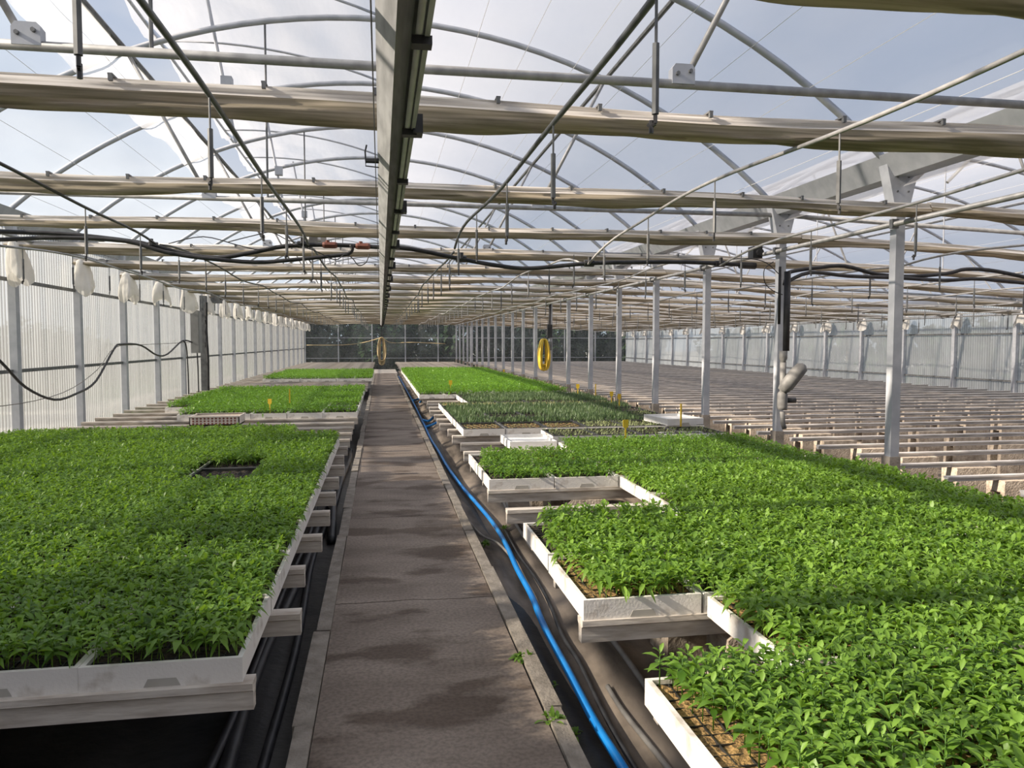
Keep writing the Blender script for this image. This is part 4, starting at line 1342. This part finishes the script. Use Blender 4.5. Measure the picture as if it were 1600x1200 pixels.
# control column at the left wall
cc = empty('control_cabinet', (-4.0, 17.75, 1.27))
tag(cc, 'narrow grey control cabinet mounted on the white corrugated wall', 'cabinet')
MB().box(-.02, .14, -.30, .0, .0, .90).build('cabinet_body', cabinet_grey, cc)
MB().box(.14, .15, -.28, -.02, .03, .87).build('cabinet_door', cabinet_grey, cc)
MB().tube([(.05, -.05, 0), (.06, -.05, -.3), (.03, .1, -.9), (.05, .2, -1.2)], .014, 6).build('cable', black_rubber, cc)
rp_ = empty('riser_column', (-3.95, 18.35, -.1))
tag(rp_, 'dark riser column with cables beside the control cabinet', 'column')
MB().box(-.06, .08, -.06, .06, 0, 2.65).build('column_shaft', dark_steel, rp_)
MB().tube([(.1, -.12, .3), (.12, -.16, 1.2), (.08, -.1, 1.9), (.1, -.12, 2.5)], .03, 7).build('pipe', black_rubber, rp_)
MB().tube([(.08, -.2, 1.5), (.1, -.3, 1.6), (.1, -.22, 1.75), (.1, -.3, 1.85), (.1, -.2, 2.0), (.1, -.28, 2.1)], .012, 5).build('cable_loop', black_rubber, rp_)
mo = empty('drive_motor', (-3.75, 18.9, 2.55))
tag(mo, 'grey screen drive motor on the shaft above the riser column', 'motor')
MB().box(-.10, .10, -.22, .10, -.14, .08).build('motor_body', filter_grey, mo)
MB().tube([(0, .10, -.03), (0, .34, -.03)], .07, 10).build('motor_can', black_plastic, mo)
hose('wall_cable', [(-4.0, y, z) for y, z in [(7.6, 1.75), (8.4, 1.55), (8.99, 1.30), (9.56, .99), (10.33, .79), (11.05, .82), (11.76, .95), (12.55, 1.40), (12.91, 1.47), (13.88, 1.45), (14.81, 1.27), (15.53, 1.28), (16.66, 1.53), (17.5, 1.50)]], .016, black_rubber,
     'black cable drooping along the white corrugated wall', 'cable')
hose('wall_cable', [(-3.98, 16.66, 1.53), (-3.97, 16.85, 1.4), (-3.97, 16.95, .8), (-3.97, 16.95, .0)], .014, black_rubber, 'black cable hanging down from the hook before the cabinet', 'cable')
hose('wall_cable', [(-4.0, y, z) for y, z in [(7.6, .95), (9, .82), (10.6, .86), (11.8, 1.1), (12.6, 1.42), (14, 1.46), (17.4, 1.50)]], .005, hose_grey, 'thin grey wire behind the drooping black cable', 'cable')

# ------------------------------------------------------------------ weeds on the path and by the wall
def weed(x, y, z, n, ln, label, el=.6):
    P0 = np.repeat(np.array([[x, y, z]]), n, 0) + rng.normal(0, ln * .25, (n, 3)) * np.array([1, 1, .1])
    V, T, Q, k = leaves_np(P0, rng.uniform(0, 6.28, n), rng.normal(el, .3, n), ln * rng.uniform(.6, 1.2, n), ln * .3 * rng.uniform(.7, 1.3, n), rng.uniform(.2, .8, n), np.full(n, .3))
    o = put('weed', np_mesh('weed', V - np.array([x, y, z]), [T, Q], leaf_fine, np.repeat(rng.uniform(0, .7, n), k)), None, (x, y, z))
    tag(o, label, 'weed')
weed(.645, 3.52, .005, 40, .055, 'small leafy weed rooted at the kerb joint')
weed(.655, 2.90, .005, 26, .06, 'straggly weed on the path edge nearest the camera')
weed(.755, 2.93, -.08, 12, .07, 'weed with upright leaves in the trench beside the kerb', 1.0)
weed(.77, 3.4, -.10, 10, .05, 'small weed at the trench bottom')
weed(.80, 5.9, -.08, 40, .05, 'weed tuft between kerb and blue hose')
weed(1.02, 6.3, -.06, 30, .05, 'weed tuft by the grey pipe at the bed gap')
for i, (y, n) in enumerate(((12.9, 60), (13.4, 40), (15.9, 70), (16.8, 90), (17.9, 40))):
    weed(-3.80, y, -.1, n, .58, f'tall grassy weed at the foot of the white wall, {nth(i)} from the camera', 1.25)

# ------------------------------------------------------------------ trees outside
def tree(x, y, h, r, label, seed, n=3800):
    e = empty('tree', (x, y, -.2))
    tag(e, label, 'tree', 'trees outside the greenhouse')
    g = np.random.default_rng(seed)
    ph, ct = g.uniform(0, 2 * PI, n), g.uniform(-1, 1, n)
    rad = g.uniform(.55, 1.0, n) ** .5
    lump = 1 + .22 * np.sin(ph * 3 + seed) * np.sin(ct * 4 + seed * 2)
    st = np.sqrt(1 - ct ** 2)
    P = np.stack([r * rad * lump * st * np.cos(ph), r * .8 * rad * lump * st * np.sin(ph), h * .5 + h * .5 * rad * lump * ct], -1)
    P[:, 2] = np.maximum(P[:, 2], .05)
    V, T, Q, k = leaves_np(P, g.uniform(0, 6.28, n), g.uniform(-.8, .9, n), np.full(n, .42), np.full(n, .26), g.uniform(0, .5, n), np.full(n, .2), False)
    put('crown', np_mesh('crown', V, [T], leaf_tree, np.repeat(g.uniform(0, 1, n), k)), e)
    MB().tube([(0, 0, 0), (.05, 0, h * .3), (0, .05, h * .6)], [.16, .12, .07], 7).build('trunk', bark, e)
for i in range(9):
    tree(-5.5 + i * 2.7, Y1 + 3.4 + .8 * (i % 2), 3.6 + .5 * math.sin(i * 2.1), 2.0, f'dark dense tree behind the far gable wall, {nth(i)} from the white wall side', i + 1)
for i in range(8):
    tree(XR + 6.0 + (i % 2), 14 + i * 4.2, 2.7 + .5 * math.sin(i * 1.7), 2.4, f'dark tree outside beyond the empty bay, {nth(i)} from the camera', i + 31, 1600)
for i in range(7):
    tree(XL - 7.0 - (i % 2) * .8, 9 + i * 4.4, 1.9 + .35 * math.sin(i * 1.9), 2.5, f'low dark tree outside behind the white corrugated wall, {nth(i)} from the camera', i + 61, 1500)
